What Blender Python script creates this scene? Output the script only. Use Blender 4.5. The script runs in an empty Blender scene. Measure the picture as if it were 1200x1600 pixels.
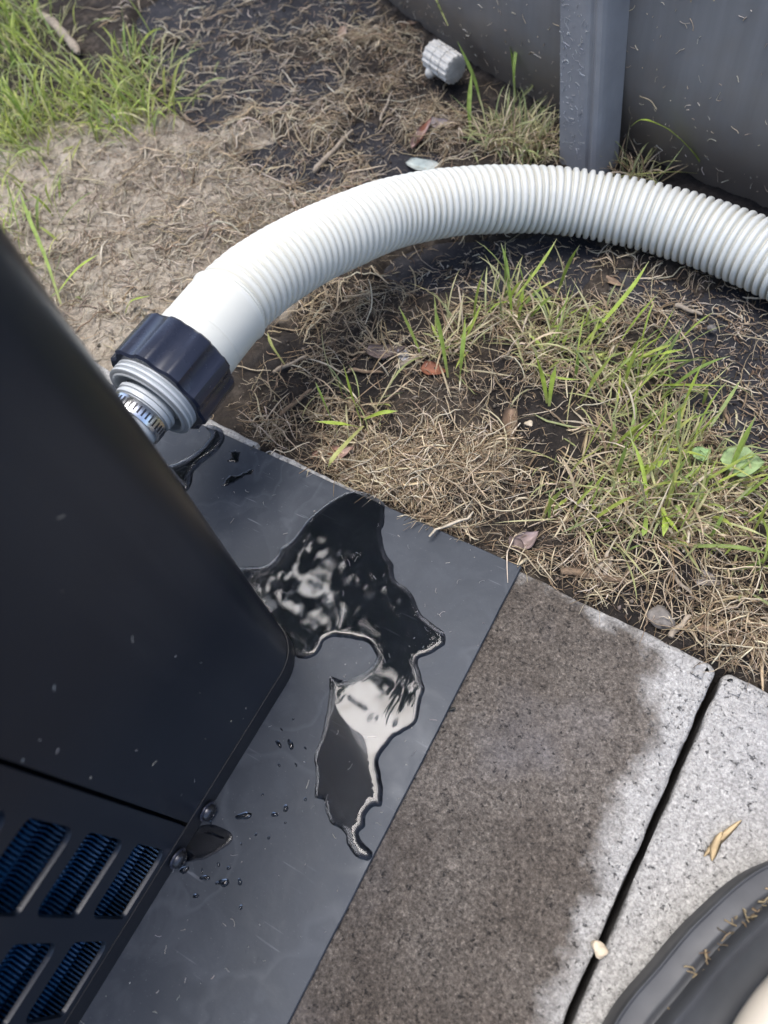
import bpy, bmesh, math
import numpy as np
from mathutils import Matrix, Vector
from mathutils.geometry import delaunay_2d_cdt

rng = np.random.default_rng(11)
scene = bpy.context.scene
R_ = math.radians
PI = math.pi

# ------------------------------------------------------------------ camera
FPX = 1150.0
CEN = np.array([600.0, 800.0])
CAM_H = 0.45
ROT = np.array([[0.86464537, 0.37443493, -0.33494308],
                [0.48704124, -0.78825969, 0.37608177],
                [-0.12320398, -0.48830845, -0.86393034]])
cam_data = bpy.data.cameras.new('camera')
cam = bpy.data.objects.new('camera', cam_data)
scene.collection.objects.link(cam)
scene.camera = cam
cam_data.sensor_fit = 'VERTICAL'
cam_data.sensor_height = 32.0
cam_data.lens = 32.0 * FPX / 1600.0
cam_data.clip_start = 0.01
cam_data.clip_end = 500.0
cam_data.dof.use_dof = True
cam_data.dof.focus_distance = 0.49
cam_data.dof.aperture_fstop = 6.5
cr, cu, cb = ROT @ np.array([1, 0, 0]), ROT @ np.array([0, -1, 0]), ROT @ np.array([0, 0, -1])
cam.matrix_world = Matrix(((cr[0], cu[0], cb[0], 0), (cr[1], cu[1], cb[1], 0), (cr[2], cu[2], cb[2], CAM_H), (0, 0, 0, 1)))

# ------------------------------------------------------------------ world, sun, exposure
SUN_DIR = Vector((-0.15, 0.07, 0.98)).normalized()
world = bpy.data.worlds.new('World')
scene.world = world
world.use_nodes = True
wn = world.node_tree
wn.nodes.clear()
w_out = wn.nodes.new('ShaderNodeOutputWorld')
w_bg = wn.nodes.new('ShaderNodeBackground')
w_sky = wn.nodes.new('ShaderNodeTexSky')
w_sky.sky_type = 'NISHITA'
w_sky.sun_disc = False
w_sky.sun_elevation = math.asin(SUN_DIR.z)
w_sky.sun_rotation = math.atan2(SUN_DIR.x, SUN_DIR.y)
w_sky.air_density = 0.8
w_sky.dust_density = 3.0
w_bg.inputs['Strength'].default_value = 0.15
wn.links.new(w_sky.outputs[0], w_bg.inputs[0])
wn.links.new(w_bg.outputs[0], w_out.inputs[0])
sun_d = bpy.data.lights.new('sun', 'SUN')
sun_d.energy = 1.5
sun_d.angle = R_(38)
sun_d.color = (1.0, 0.985, 0.965)
sun = bpy.data.objects.new('sun', sun_d)
scene.collection.objects.link(sun)
sun.rotation_euler = SUN_DIR.to_track_quat('Z', 'Y').to_euler()
sun.location = (0, 0, 8)
vs = scene.view_settings
vs.view_transform = 'Standard'
vs.look = 'None'
vs.exposure = 1.5
vs.gamma = 1.0
vs.use_curve_mapping = False
scene.render.engine = 'CYCLES'
scene.cycles.use_denoising = True
scene.cycles.max_bounces = 6
scene.cycles.transparent_max_bounces = 12


# ------------------------------------------------------------------ helpers
def ray(px, py):
    return ROT @ np.array([px - CEN[0], py - CEN[1], FPX])


def at(px, py, z=0.0):
    """World point on the horizontal plane z that the photograph shows at a pixel."""
    r = ray(px, py)
    t = (z - CAM_H) / r[2]
    return np.array([r[0] * t, r[1] * t, z])


def ats(pts, z=0.0):
    return np.array([at(x, y, z) for x, y in pts])


class VNoise:
    def __init__(self, seed):
        g = np.random.default_rng(seed)
        self.t = g.random((256, 256))

    def __call__(self, x, y):
        x = np.asarray(x, float); y = np.asarray(y, float)
        xi = np.floor(x).astype(int); yi = np.floor(y).astype(int)
        fx = x - xi; fy = y - yi
        fx = fx * fx * fx * (fx * (fx * 6 - 15) + 10); fy = fy * fy * fy * (fy * (fy * 6 - 15) + 10)
        a = self.t[xi & 255, yi & 255]; b = self.t[(xi + 1) & 255, yi & 255]
        c = self.t[xi & 255, (yi + 1) & 255]; d = self.t[(xi + 1) & 255, (yi + 1) & 255]
        return (a * (1 - fx) + b * fx) * (1 - fy) + (c * (1 - fx) + d * fx) * fy - 0.5


_n = [VNoise(s) for s in range(20, 30)]


def fbm(x, y, scale, oct=4, k=0):
    """noise in about -1..1; scale in cycles per metre"""
    v = 0; a = 1.0; s = scale
    for i in range(oct):
        v = v + a * _n[(k + i) % 10](np.asarray(x) * s + 17.3 * i + 5 * k, np.asarray(y) * s + 9.1 * i + 40)
        a *= 0.5; s *= 2.03
    return v


def sstep(a, b, x):
    t = np.clip((x - a) / (b - a), 0, 1)
    return t * t * (3 - 2 * t)


def seg_dist(x, y, a, b):
    x = np.asarray(x); y = np.asarray(y)
    dx, dy = b[0] - a[0], b[1] - a[1]
    L = dx * dx + dy * dy + 1e-12
    t = np.clip(((x - a[0]) * dx + (y - a[1]) * dy) / L, 0, 1)
    return np.hypot(x - a[0] - t * dx, y - a[1] - t * dy)


def poly_dist(pts, poly):
    """unsigned distance to closed polygon outline and inside flag"""
    d = np.full(len(pts), 1e9)
    ins = np.zeros(len(pts), bool)
    n = len(poly)
    for i in range(n):
        a, b = poly[i], poly[(i + 1) % n]
        d = np.minimum(d, seg_dist(pts[:, 0], pts[:, 1], a, b))
        c = ((a[1] > pts[:, 1]) != (b[1] > pts[:, 1]))
        with np.errstate(divide='ignore', invalid='ignore'):
            xi = (b[0] - a[0]) * (pts[:, 1] - a[1]) / (b[1] - a[1] + 1e-15) + a[0]
        ins ^= c & (pts[:, 0] < xi)
    return d, ins


def catmull(pts, n, closed=False):
    P = np.asarray(pts, float)
    m = len(P)
    out = []
    cnt = m if closed else m - 1
    for i in range(cnt):
        if closed:
            p0, p1, p2, p3 = P[(i - 1) % m], P[i], P[(i + 1) % m], P[(i + 2) % m]
        else:
            p1, p2 = P[i], P[i + 1]
            p0 = P[i - 1] if i > 0 else 2 * p1 - p2
            p3 = P[i + 2] if i + 2 < m else 2 * p2 - p1
        for k in range(n):
            t = k / n
            out.append(0.5 * ((2 * p1) + (-p0 + p2) * t + (2 * p0 - 5 * p1 + 4 * p2 - p3) * t * t + (-p0 + 3 * p1 - 3 * p2 + p3) * t ** 3))
    if not closed:
        out.append(P[-1])
    return np.array(out)


def resample(P, step, closed=False):
    P = np.asarray(P, float)
    if closed:
        P = np.vstack([P, P[:1]])
    s = np.r_[0, np.cumsum(np.linalg.norm(np.diff(P, axis=0), axis=1))]
    n = max(2, int(round(s[-1] / step)))
    u = np.linspace(0, s[-1], n + 1)
    if closed:
        u = u[:-1]
    return np.stack([np.interp(u, s, P[:, k]) for k in range(P.shape[1])], 1)


def mesh_obj(name, verts, faces, mat, parent=None, smooth=False, origin=None, attrs=None, label=None, cat=None, group=None, kind=None):
    verts = np.asarray(verts, float)
    if parent is not None:
        loc = np.array(parent['_loc'])
    elif origin is not None:
        loc = np.asarray(origin, float)
    else:
        loc = np.array([0.5 * (verts[:, 0].min() + verts[:, 0].max()), 0.5 * (verts[:, 1].min() + verts[:, 1].max()), verts[:, 2].min()])
    me = bpy.data.meshes.new(name)
    v = verts - loc
    if isinstance(faces, np.ndarray):
        nf, k = faces.shape
        me.vertices.add(len(v)); me.vertices.foreach_set('co', v.astype(np.float32).ravel())
        me.loops.add(nf * k); me.loops.foreach_set('vertex_index', faces.astype(np.int32).ravel())
        me.polygons.add(nf)
        me.polygons.foreach_set('loop_start', np.arange(0, nf * k, k, dtype=np.int32))
        me.polygons.foreach_set('loop_total', np.full(nf, k, dtype=np.int32))
        me.update(calc_edges=True)
    else:
        me.from_pydata([tuple(p) for p in v], [], faces)
        me.update()
    me.validate()
    if smooth:
        me.polygons.foreach_set('use_smooth', np.ones(len(me.polygons), dtype=bool))
        if isinstance(smooth, float):
            me.set_sharp_from_angle(angle=smooth)
    for k, a in (attrs or {}).items():
        a = np.asarray(a, np.float32)
        if a.ndim == 1:
            at_ = me.attributes.new(k, 'FLOAT', 'POINT'); at_.data.foreach_set('value', a)
        else:
            at_ = me.attributes.new(k, 'FLOAT_COLOR', 'POINT')
            at_.data.foreach_set('color', np.c_[a, np.ones(len(a))].astype(np.float32).ravel())
    me.materials.append(mat)
    o = bpy.data.objects.new(name, me)
    scene.collection.objects.link(o)
    if parent is not None:
        o.parent = parent
        if parent.type != 'EMPTY' and '_sub' in parent:
            pass
    else:
        o.location = loc
    o['_loc'] = [float(q) for q in loc]
    tag(o, label, cat, group, kind)
    return o


def tag(o, label=None, cat=None, group=None, kind=None):
    if label: o['label'] = label
    if cat: o['category'] = cat
    if group: o['group'] = group
    if kind: o['kind'] = kind


def thing(name, loc, label, cat, group=None):
    o = bpy.data.objects.new(name, None)
    scene.collection.objects.link(o)
    o.location = loc
    o.empty_display_size = 0.05
    o['_loc'] = [float(q) for q in loc]
    tag(o, label, cat, group)
    return o


class MB:
    """collects shapes into one mesh"""
    def __init__(self):
        self.v = []; self.f = []; self.n = 0

    def add(self, v, f):
        v = np.asarray(v, float)
        self.v.append(v)
        self.f += [tuple(int(i) + self.n for i in q) for q in f]
        self.n += len(v)
        return self

    def box(self, lo, hi):
        x0, y0, z0 = lo; x1, y1, z1 = hi
        v = [(x0, y0, z0), (x1, y0, z0), (x1, y1, z0), (x0, y1, z0), (x0, y0, z1), (x1, y0, z1), (x1, y1, z1), (x0, y1, z1)]
        f = [(0, 3, 2, 1), (4, 5, 6, 7), (0, 1, 5, 4), (1, 2, 6, 5), (2, 3, 7, 6), (3, 0, 4, 7)]
        return self.add(v, f)

    def tube(self, path, rad, seg=10, cap=True, squash=None):
        v, f = tube_geo(path, rad, seg, cap)
        return self.add(v, f)

    def build(self, name, mat, parent=None, **k):
        return mesh_obj(name, np.vstack(self.v), self.f, mat, parent, **k)


def frames(path):
    P = np.asarray(path, float)
    T = np.gradient(P, axis=0)
    T /= np.linalg.norm(T, axis=1)[:, None] + 1e-12
    up = np.array([0, 0, 1.0]) if abs(T[0][2]) < 0.9 else np.array([1.0, 0, 0])
    A = []
    a = np.cross(T[0], up); a /= np.linalg.norm(a)
    for t in T:
        a = a - t * (a @ t); a /= np.linalg.norm(a) + 1e-12
        A.append(a)
    A = np.array(A)
    B = np.cross(T, A)
    return P, T, A, B


def tube_geo(path, rad, seg=10, cap=True, prof=None):
    P, T, A, B = frames(path)
    n = len(P)
    r = np.broadcast_to(np.asarray(rad, float), (n,)) if np.ndim(rad) < 2 else None
    th = np.arange(seg) * 2 * PI / seg
    pr = np.ones(seg) if prof is None else prof
    ca, sa = np.cos(th) * pr, np.sin(th) * pr
    V = P[:, None, :] + r[:, None, None] * (ca[None, :, None] * A[:, None, :] + sa[None, :, None] * B[:, None, :])
    V = V.reshape(-1, 3)
    F = []
    for i in range(n - 1):
        for k in range(seg):
            k2 = (k + 1) % seg
            F.append((i * seg + k, i * seg + k2, (i + 1) * seg + k2, (i + 1) * seg + k))
    if cap:
        F.append(tuple(range(seg))[::-1])
        F.append(tuple((n - 1) * seg + k for k in range(seg)))
    return V, F


def lathe_axis(origin, axis, prof, seg=48, shape=None):
    """surface of revolution about an axis; prof = [(along, radius)]; shape(theta) multiplies radius"""
    axis = np.asarray(axis, float); axis /= np.linalg.norm(axis)
    up = np.array([0, 0, 1.0]) if abs(axis[2]) < 0.9 else np.array([1.0, 0, 0])
    A = np.cross(axis, up); A /= np.linalg.norm(A)
    B = np.cross(axis, A)
    th = np.arange(seg) * 2 * PI / seg
    V = []
    for s, r in prof:
        rr = r * (shape(th, r) if shape else 1.0)
        V.append(np.asarray(origin) + s * axis + (rr * np.cos(th))[:, None] * A + (rr * np.sin(th))[:, None] * B)
    V = np.vstack(V)
    F = []
    for i in range(len(prof) - 1):
        for k in range(seg):
            k2 = (k + 1) % seg
            F.append((i * seg + k, i * seg + k2, (i + 1) * seg + k2, (i + 1) * seg + k))
    return V, F


# ------------------------------------------------------------------ materials
def new_mat(name):
    m = bpy.data.materials.new(name)
    m.use_nodes = True
    nt = m.node_tree
    b = nt.nodes['Principled BSDF']
    return m, nt, b


def nd(nt, t, **k):
    n = nt.nodes.new(t)
    for a, v in k.items():
        setattr(n, a, v)
    return n


def noise(nt, scale, detail=4, rough=0.55, vec=None, dist=0.0):
    n = nd(nt, 'ShaderNodeTexNoise')
    n.inputs['Scale'].default_value = scale
    n.inputs['Detail'].default_value = detail
    n.inputs['Roughness'].default_value = rough
    n.inputs['Distortion'].default_value = dist
    if vec is not None:
        nt.links.new(vec, n.inputs['Vector'])
    return n.outputs['Fac']


def coords(nt, which='Object'):
    return nd(nt, 'ShaderNodeTexCoord').outputs[which]


def ramp(nt, fac, stops):
    r = nd(nt, 'ShaderNodeValToRGB')
    e = r.color_ramp.elements
    while len(e) < len(stops):
        e.new(0.5)
    for q, (p, c) in zip(e, stops):
        q.position = p
        q.color = (*c, 1) if len(c) == 3 else c
    nt.links.new(fac, r.inputs[0])
    return r.outputs[0]


def g3(v):
    return (v, v, v)


def mixc(nt, fac, a, b, blend='MIX'):
    m = nd(nt, 'ShaderNodeMix', data_type='RGBA', blend_type=blend)
    for sock, v in ((m.inputs[0], fac), (m.inputs[6], a), (m.inputs[7], b)):
        if isinstance(v, bpy.types.NodeSocket):
            nt.links.new(v, sock)
        elif isinstance(v, (int, float)):
            sock.default_value = v
        else:
            sock.default_value = (*v, 1)
    return m.outputs[2]


def math_n(nt, op, a, b=0.0, c=0.0):
    m = nd(nt, 'ShaderNodeMath', operation=op)
    for sock, v in zip(m.inputs, (a, b, c)):
        if isinstance(v, bpy.types.NodeSocket):
            nt.links.new(v, sock)
        else:
            sock.default_value = v
    return m.outputs[0]


def attr(nt, name, out='Fac'):
    return nd(nt, 'ShaderNodeAttribute', attribute_name=name).outputs[out]


def bump(nt, b, h, strength=0.3, dist=0.001, prev=None):
    n = nd(nt, 'ShaderNodeBump')
    n.inputs['Strength'].default_value = strength
    n.inputs['Distance'].default_value = dist
    nt.links.new(h, n.inputs['Height'])
    if prev is not None:
        nt.links.new(prev, n.inputs['Normal'])
    nt.links.new(n.outputs[0], b.inputs['Normal'])
    return n.outputs[0]


def setc(nt, b, inp, v):
    if isinstance(v, bpy.types.NodeSocket):
        nt.links.new(v, b.inputs[inp])
    elif isinstance(v, (int, float)):
        b.inputs[inp].default_value = v
    else:
        b.inputs[inp].default_value = (*v, 1)


def plain(name, col, rough=0.5, metal=0.0, var=0.15, scale=60, bmp=0.0, spec=0.5, vec='Object'):
    m, nt, b = new_mat(name)
    v = coords(nt, vec)
    f = noise(nt, scale, 5, 0.6, v)
    c = np.array(col)
    setc(nt, b, 'Base Color', ramp(nt, f, [(0.3, tuple(c * (1 - var))), (0.7, tuple(np.minimum(c * (1 + var), 1)))]))
    setc(nt, b, 'Roughness', ramp(nt, noise(nt, scale * 0.7, 4, 0.6, v), [(0.3, g3(max(rough - 0.08, 0))), (0.7, g3(min(rough + 0.08, 1)))]))
    b.inputs['Metallic'].default_value = metal
    b.inputs['Specular IOR Level'].default_value = spec
    if bmp:
        bump(nt, b, noise(nt, scale * 6, 4, 0.6, v), bmp, 0.0005)
    return m


def mat_soil():
    m, nt, b = new_mat('soil')
    v = coords(nt)
    dry = attr(nt, 'dry'); moist = attr(nt, 'moist')
    n1 = noise(nt, 55, 8, 0.7, v); n2 = noise(nt, 14, 5, 0.6, v); n3 = noise(nt, 420, 3, 0.7, v)
    brown = ramp(nt, n1, [(0.25, (0.014, 0.011, 0.010)), (0.5, (0.042, 0.034, 0.027)), (0.75, (0.13, 0.105, 0.082))])
    mud = ramp(nt, n1, [(0.25, (0.22, 0.185, 0.14)), (0.5, (0.42, 0.365, 0.29)), (0.75, (0.56, 0.50, 0.41))])
    f = math_n(nt, 'ADD', dry, math_n(nt, 'MULTIPLY', math_n(nt, 'SUBTRACT', n2, 0.5), 0.9))
    f = ramp(nt, f, [(0.3, g3(0)), (0.62, g3(1))])
    c = mixc(nt, f, brown, mud)
    c = mixc(nt, moist, c, ramp(nt, n1, [(0.3, (0.010, 0.009, 0.009)), (0.6, (0.028, 0.024, 0.022)), (0.8, (0.09, 0.075, 0.062))]))
    c = mixc(nt, 0.6, c, ramp(nt, n3, [(0.3, g3(0.7)), (0.7, g3(1.5))]), 'MULTIPLY')
    setc(nt, b, 'Base Color', c)
    b.inputs['Roughness'].default_value = 0.9
    b.inputs['Specular IOR Level'].default_value = 0.25
    h = math_n(nt, 'ADD', noise(nt, 160, 8, 0.75, v), math_n(nt, 'MULTIPLY', n3, 0.4))
    bump(nt, b, h, 1.0, 0.004)
    return m


def mat_membrane():
    m, nt, b = new_mat('weed_membrane')
    v = coords(nt)
    n1 = noise(nt, 30, 6, 0.65, v); n2 = noise(nt, 350, 4, 0.7, v)
    c = ramp(nt, n1, [(0.3, (0.016, 0.016, 0.019)), (0.55, (0.026, 0.026, 0.030)), (0.75, (0.06, 0.055, 0.055))])
    sp = ramp(nt, n2, [(0.57, g3(0)), (0.68, g3(1))])
    c = mixc(nt, math_n(nt, 'MULTIPLY', sp, 0.55), c, (0.17, 0.15, 0.13))
    setc(nt, b, 'Base Color', c)
    b.inputs['Roughness'].default_value = 0.8
    b.inputs['Specular IOR Level'].default_value = 0.22
    bump(nt, b, noise(nt, 500, 3, 0.6, v), 0.5, 0.001)
    return m


def nd_sep(nt, col):
    q = nd(nt, 'ShaderNodeSeparateColor')
    nt.links.new(col, q.inputs[0])
    return q.outputs[0]


def mat_concrete():
    m, nt, b = new_mat('concrete_slab')
    v = coords(nt)
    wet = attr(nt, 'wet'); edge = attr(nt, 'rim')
    nb = noise(nt, 9, 5, 0.6, v); nm = noise(nt, 60, 6, 0.7, v); nf = noise(nt, 520, 5, 0.8, v); nv = noise(nt, 1100, 2, 0.6, v)
    dry = ramp(nt, nf, [(0.32, (0.17, 0.165, 0.155)), (0.43, (0.33, 0.322, 0.305)), (0.54, (0.42, 0.41, 0.39)), (0.68, (0.54, 0.53, 0.505))])
    dry = mixc(nt, ramp(nt, nb, [(0.4, g3(0)), (0.65, g3(0.4))]), dry, (0.33, 0.325, 0.32))
    dark = ramp(nt, nf, [(0.34, (0.038, 0.032, 0.027)), (0.46, (0.108, 0.095, 0.083)), (0.57, (0.160, 0.143, 0.126)), (0.70, (0.30, 0.275, 0.248))])
    dark = mixc(nt, ramp(nt, nb, [(0.38, g3(0)), (0.62, g3(0.75))]), dark, mixc(nt, 0.55, dark, (0.06, 0.047, 0.04)))
    dark = mixc(nt, ramp(nt, noise(nt, 16, 3, 0.5, v), [(0.55, g3(0)), (0.72, g3(0.4))]), dark, (0.16, 0.155, 0.165))
    dark = mixc(nt, 1.0, dark, ramp(nt, noise(nt, 6.5, 3, 0.5, v), [(0.32, (0.62, 0.57, 0.52)), (0.5, (1.0, 0.98, 0.95)), (0.68, (1.35, 1.34, 1.34))]), 'MULTIPLY')
    agg = ramp(nt, noise(nt, 130, 4, 0.7, v), [(0.32, g3(0.78)), (0.5, g3(1.0)), (0.68, g3(1.18))])
    dark = mixc(nt, 1.0, dark, agg, 'MULTIPLY')
    dry = mixc(nt, 0.55, dry, agg, 'MULTIPLY')
    w = math_n(nt, 'ADD', wet, math_n(nt, 'MULTIPLY', math_n(nt, 'SUBTRACT', nm, 0.5), 1.3))
    w = math_n(nt, 'ADD', w, math_n(nt, 'MULTIPLY', math_n(nt, 'SUBTRACT', nf, 0.5), 0.35))
    w = ramp(nt, w, [(0.27, g3(0)), (0.74, g3(1))])
    c = mixc(nt, w, dry, dark)
    vo = nd(nt, 'ShaderNodeTexVoronoi'); vo.inputs['Scale'].default_value = 820
    nt.links.new(v, vo.inputs['Vector'])
    cell = ramp(nt, nd_sep(nt, vo.outputs['Color']), [(0.0, g3(0.55)), (0.5, g3(0.98)), (0.9, g3(1.25)), (1.0, g3(1.7))])
    c = mixc(nt, 0.42, c, cell, 'MULTIPLY')
    pit = ramp(nt, noise(nt, 300, 6, 0.72, v), [(0.33, g3(0)), (0.40, g3(1))])
    c = mixc(nt, pit, mixc(nt, 0.72, c, (0.03, 0.028, 0.027)), c)
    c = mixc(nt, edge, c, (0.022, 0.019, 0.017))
    setc(nt, b, 'Base Color', c)
    pv = nd(nt, 'ShaderNodeTexVoronoi'); pv.inputs['Scale'].default_value = 95; pv.inputs['Randomness'].default_value = 1.0
    nt.links.new(v, pv.inputs['Vector'])
    setc(nt, b, 'Roughness', mixc(nt, w, g3(0.9), g3(0.68)))
    b.inputs['Specular IOR Level'].default_value = 0.35
    h = math_n(nt, 'ADD', math_n(nt, 'MULTIPLY', pit, 1.4), math_n(nt, 'MULTIPLY', nf, 1.3))
    h = math_n(nt, 'ADD', h, math_n(nt, 'MULTIPLY', nv, 0.5))
    bump(nt, b, h, 0.9, 0.0011)
    return m


def mat_mat():
    m, nt, b = new_mat('rubber_mat')
    v = coords(nt)
    n1 = noise(nt, 7, 5, 0.6, v); n2 = noise(nt, 28, 6, 0.65, v, 0.6); n3 = noise(nt, 700, 3, 0.7, v)
    c = ramp(nt, n1, [(0.3, (0.015, 0.019, 0.026)), (0.7, (0.024, 0.029, 0.039))])
    dust = ramp(nt, n2, [(0.48, g3(0)), (0.76, g3(0.5))])
    c = mixc(nt, dust, c, (0.072, 0.078, 0.088))
    sp = ramp(nt, n3, [(0.66, g3(0)), (0.78, g3(1))])
    c = mixc(nt, math_n(nt, 'MULTIPLY', sp, 0.45), c, (0.3, 0.3, 0.3))
    nw = noise(nt, 11, 3, 0.5, v, 0.4)
    ringm = ramp(nt, nw, [(0.50, g3(0)), (0.525, g3(0.13)), (0.535, g3(0.02)), (0.60, g3(0.06)), (0.61, g3(0.0))])
    c = mixc(nt, ringm, c, (0.13, 0.14, 0.155))
    # scratches: stretched noise in two directions
    for ang, sc in ((0.5, 40), (1.9, 55)):
        mp = nd(nt, 'ShaderNodeMapping')
        mp.inputs['Rotation'].default_value = (0, 0, ang)
        mp.inputs['Scale'].default_value = (1.2, 22, 1)
        nt.links.new(v, mp.inputs[0])
        s = ramp(nt, noise(nt, sc * 0.45, 2, 0.5, mp.outputs[0]), [(0.69, g3(0)), (0.715, g3(1))])
        s = math_n(nt, 'MULTIPLY', s, ramp(nt, noise(nt, 22, 2, 0.5, v), [(0.50, g3(0)), (0.64, g3(0.32))]))
        c = mixc(nt, s, c, (0.22, 0.23, 0.25))
    setc(nt, b, 'Base Color', c)
    setc(nt, b, 'Roughness', ramp(nt, n2, [(0.3, g3(0.36)), (0.75, g3(0.58))]))
    b.inputs['Specular IOR Level'].default_value = 0.38
    b.inputs['Specular Tint'].default_value = (0.86, 0.92, 1.0, 1)
    bump(nt, b, noise(nt, 45, 5, 0.6, v), 0.12, 0.002)
    return m


def mat_water():
    m, nt, b = new_mat('water')
    b.inputs['Base Color'].default_value = (0.36, 0.38, 0.42, 1)
    b.inputs['Roughness'].default_value = 0.015
    b.inputs['IOR'].default_value = 1.35
    b.inputs['Transmission Weight'].default_value = 1.0
    
    return m


def mat_vcol(name, rough=0.75, trans=0.0, bmp=0.0):
    m, nt, b = new_mat(name)
    c = attr(nt, 'col', 'Color')
    f = noise(nt, 160, 4, 0.6, coords(nt))
    c = mixc(nt, 1.0, c, ramp(nt, f, [(0.3, g3(0.72)), (0.7, g3(1.18))]), 'MULTIPLY')
    setc(nt, b, 'Base Color', c)
    b.inputs['Roughness'].default_value = rough
    b.inputs['Specular IOR Level'].default_value = 0.3
    if trans:
        t = nd(nt, 'ShaderNodeBsdfTranslucent')
        nt.links.new(c, t.inputs[0])
        mx = nd(nt, 'ShaderNodeMixShader')
        mx.inputs[0].default_value = trans
        nt.links.new(b.outputs[0], mx.inputs[1]); nt.links.new(t.outputs[0], mx.inputs[2])
        nt.links.new(mx.outputs[0], nt.nodes['Material Output'].inputs[0])
    return m


def mat_hose():
    m, nt, b = new_mat('white_hose_plastic')
    v = coords(nt)
    n1 = noise(nt, 18, 5, 0.6, v); n2 = noise(nt, 320, 4, 0.7, v)
    c = ramp(nt, n1, [(0.3, (0.60, 0.605, 0.555)), (0.7, (0.65, 0.655, 0.605))])
    d = ramp(nt, n2, [(0.68, g3(0)), (0.75, g3(1))])
    c = mixc(nt, math_n(nt, 'MULTIPLY', d, 0.3), c, (0.30, 0.24, 0.16))
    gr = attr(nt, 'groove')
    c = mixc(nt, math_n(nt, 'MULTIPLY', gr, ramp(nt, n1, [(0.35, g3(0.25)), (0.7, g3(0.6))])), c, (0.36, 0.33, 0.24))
    setc(nt, b, 'Base Color', c)
    b.inputs['Roughness'].default_value = 0.42
    return m


def mat_poolwall():
    m, nt, b = new_mat('pool_wall_grey')
    v = coords(nt)
    mp = nd(nt, 'ShaderNodeMapping'); mp.inputs['Scale'].default_value = (1, 1, 0.06)
    nt.links.new(v, mp.inputs[0])
    n1 = noise(nt, 60, 5, 0.65, mp.outputs[0]); n2 = noise(nt, 25, 5, 0.6, v); n3 = noise(nt, 520, 3, 0.7, v)
    c = ramp(nt, n1, [(0.3, (0.155, 0.156, 0.157)), (0.7, (0.20, 0.20, 0.20))])
    dirt = attr(nt, 'dirt')
    d = math_n(nt, 'ADD', dirt, math_n(nt, 'MULTIPLY', math_n(nt, 'SUBTRACT', n2, 0.5), 0.7))
    d = ramp(nt, d, [(0.25, g3(0)), (0.8, g3(0.75))])
    c = mixc(nt, d, c, (0.17, 0.135, 0.10))
    sp = ramp(nt, n3, [(0.70, g3(0)), (0.77, g3(1))])
    c = mixc(nt, math_n(nt, 'MULTIPLY', sp, 0.35), c, (0.32, 0.31, 0.29))
    setc(nt, b, 'Base Color', c)
    setc(nt, b, 'Roughness', ramp(nt, n1, [(0.3, g3(0.34)), (0.7, g3(0.46))]))
    bump(nt, b, n1, 0.08, 0.002)
    return m


MAT = {}
MAT['soil'] = mat_soil()
MAT['membrane'] = mat_membrane()
MAT['concrete'] = mat_concrete()
MAT['mat'] = mat_mat()
MAT['water'] = mat_water()
MAT['strand'] = mat_vcol('dry_strand', 0.8, 0.12)
MAT['blade'] = mat_vcol('grass_blade', 0.5, 0.35)
MAT['leaf'] = mat_vcol('leaf', 0.65, 0.15)
MAT['hose'] = mat_hose()
MAT['wall'] = mat_poolwall()
MAT['post'] = plain('pool_post_grey', (0.235, 0.238, 0.245), 0.36, 0.0, 0.1, 40, 0.05)
MAT['rail'] = plain('pool_rail_grey', (0.10, 0.10, 0.11), 0.45)
MAT['casing'] = plain('black_powder_coat', (0.0065, 0.0105, 0.0180), 0.40, 0.0, 0.12, 30, 0.06)
def mat_casing():
    m, nt, b = new_mat('black_powder_coat')
    v = coords(nt)
    mp = nd(nt, 'ShaderNodeMapping'); mp.inputs['Scale'].default_value = (1, 1, 0.05)
    nt.links.new(v, mp.inputs[0])
    st = noise(nt, 45, 4, 0.6, mp.outputs[0]); n2 = noise(nt, 9, 5, 0.6, v); n3 = noise(nt, 900, 2, 0.6, v)
    c = ramp(nt, n2, [(0.3, (0.006, 0.0095, 0.016)), (0.7, (0.0085, 0.0125, 0.020))])
    f = math_n(nt, 'MULTIPLY', ramp(nt, st, [(0.48, g3(0)), (0.72, g3(1))]), ramp(nt, n2, [(0.4, g3(0.05)), (0.7, g3(0.5))]))
    c = mixc(nt, f, c, (0.030, 0.033, 0.038))
    sp = ramp(nt, n3, [(0.72, g3(0)), (0.78, g3(0.5))])
    c = mixc(nt, sp, c, (0.07, 0.07, 0.07))
    setc(nt, b, 'Base Color', c)
    setc(nt, b, 'Roughness', ramp(nt, n2, [(0.3, g3(0.27)), (0.7, g3(0.40))]))
    bump(nt, b, noise(nt, 700, 2, 0.5, v), 0.06, 0.0004)
    return m


MAT['casing'] = mat_casing()
MAT['basepan'] = plain('black_base_pan', (0.010, 0.011, 0.014), 0.45, 0.0, 0.2, 50, 0.06)
MAT['dark'] = plain('dark_interior', (0.008, 0.008, 0.01), 0.7)
MAT['fin'] = plain('blue_fin', (0.004, 0.05, 0.13), 0.25, 0.4, 0.1, 80)
MAT['nut'] = plain('navy_plastic', (0.022, 0.027, 0.046), 0.28, 0.0, 0.08, 60, 0.03)
MAT['white'] = plain('white_plastic', (0.50, 0.53, 0.55), 0.35, 0.0, 0.05, 40, 0.02)
MAT['oldwhite'] = plain('aged_white_plastic', (0.50, 0.48, 0.43), 0.6, 0.0, 0.2, 160, 0.25)
MAT['steel'] = plain('steel_band', (0.62, 0.63, 0.64), 0.25, 1.0, 0.1, 150)
MAT['steeldark'] = plain('dark_screw', (0.05, 0.05, 0.055), 0.3, 0.7, 0.2, 200)
MAT['washer'] = plain('washer_steel', (0.16, 0.165, 0.21), 0.3, 0.9, 0.1, 200)
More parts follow.
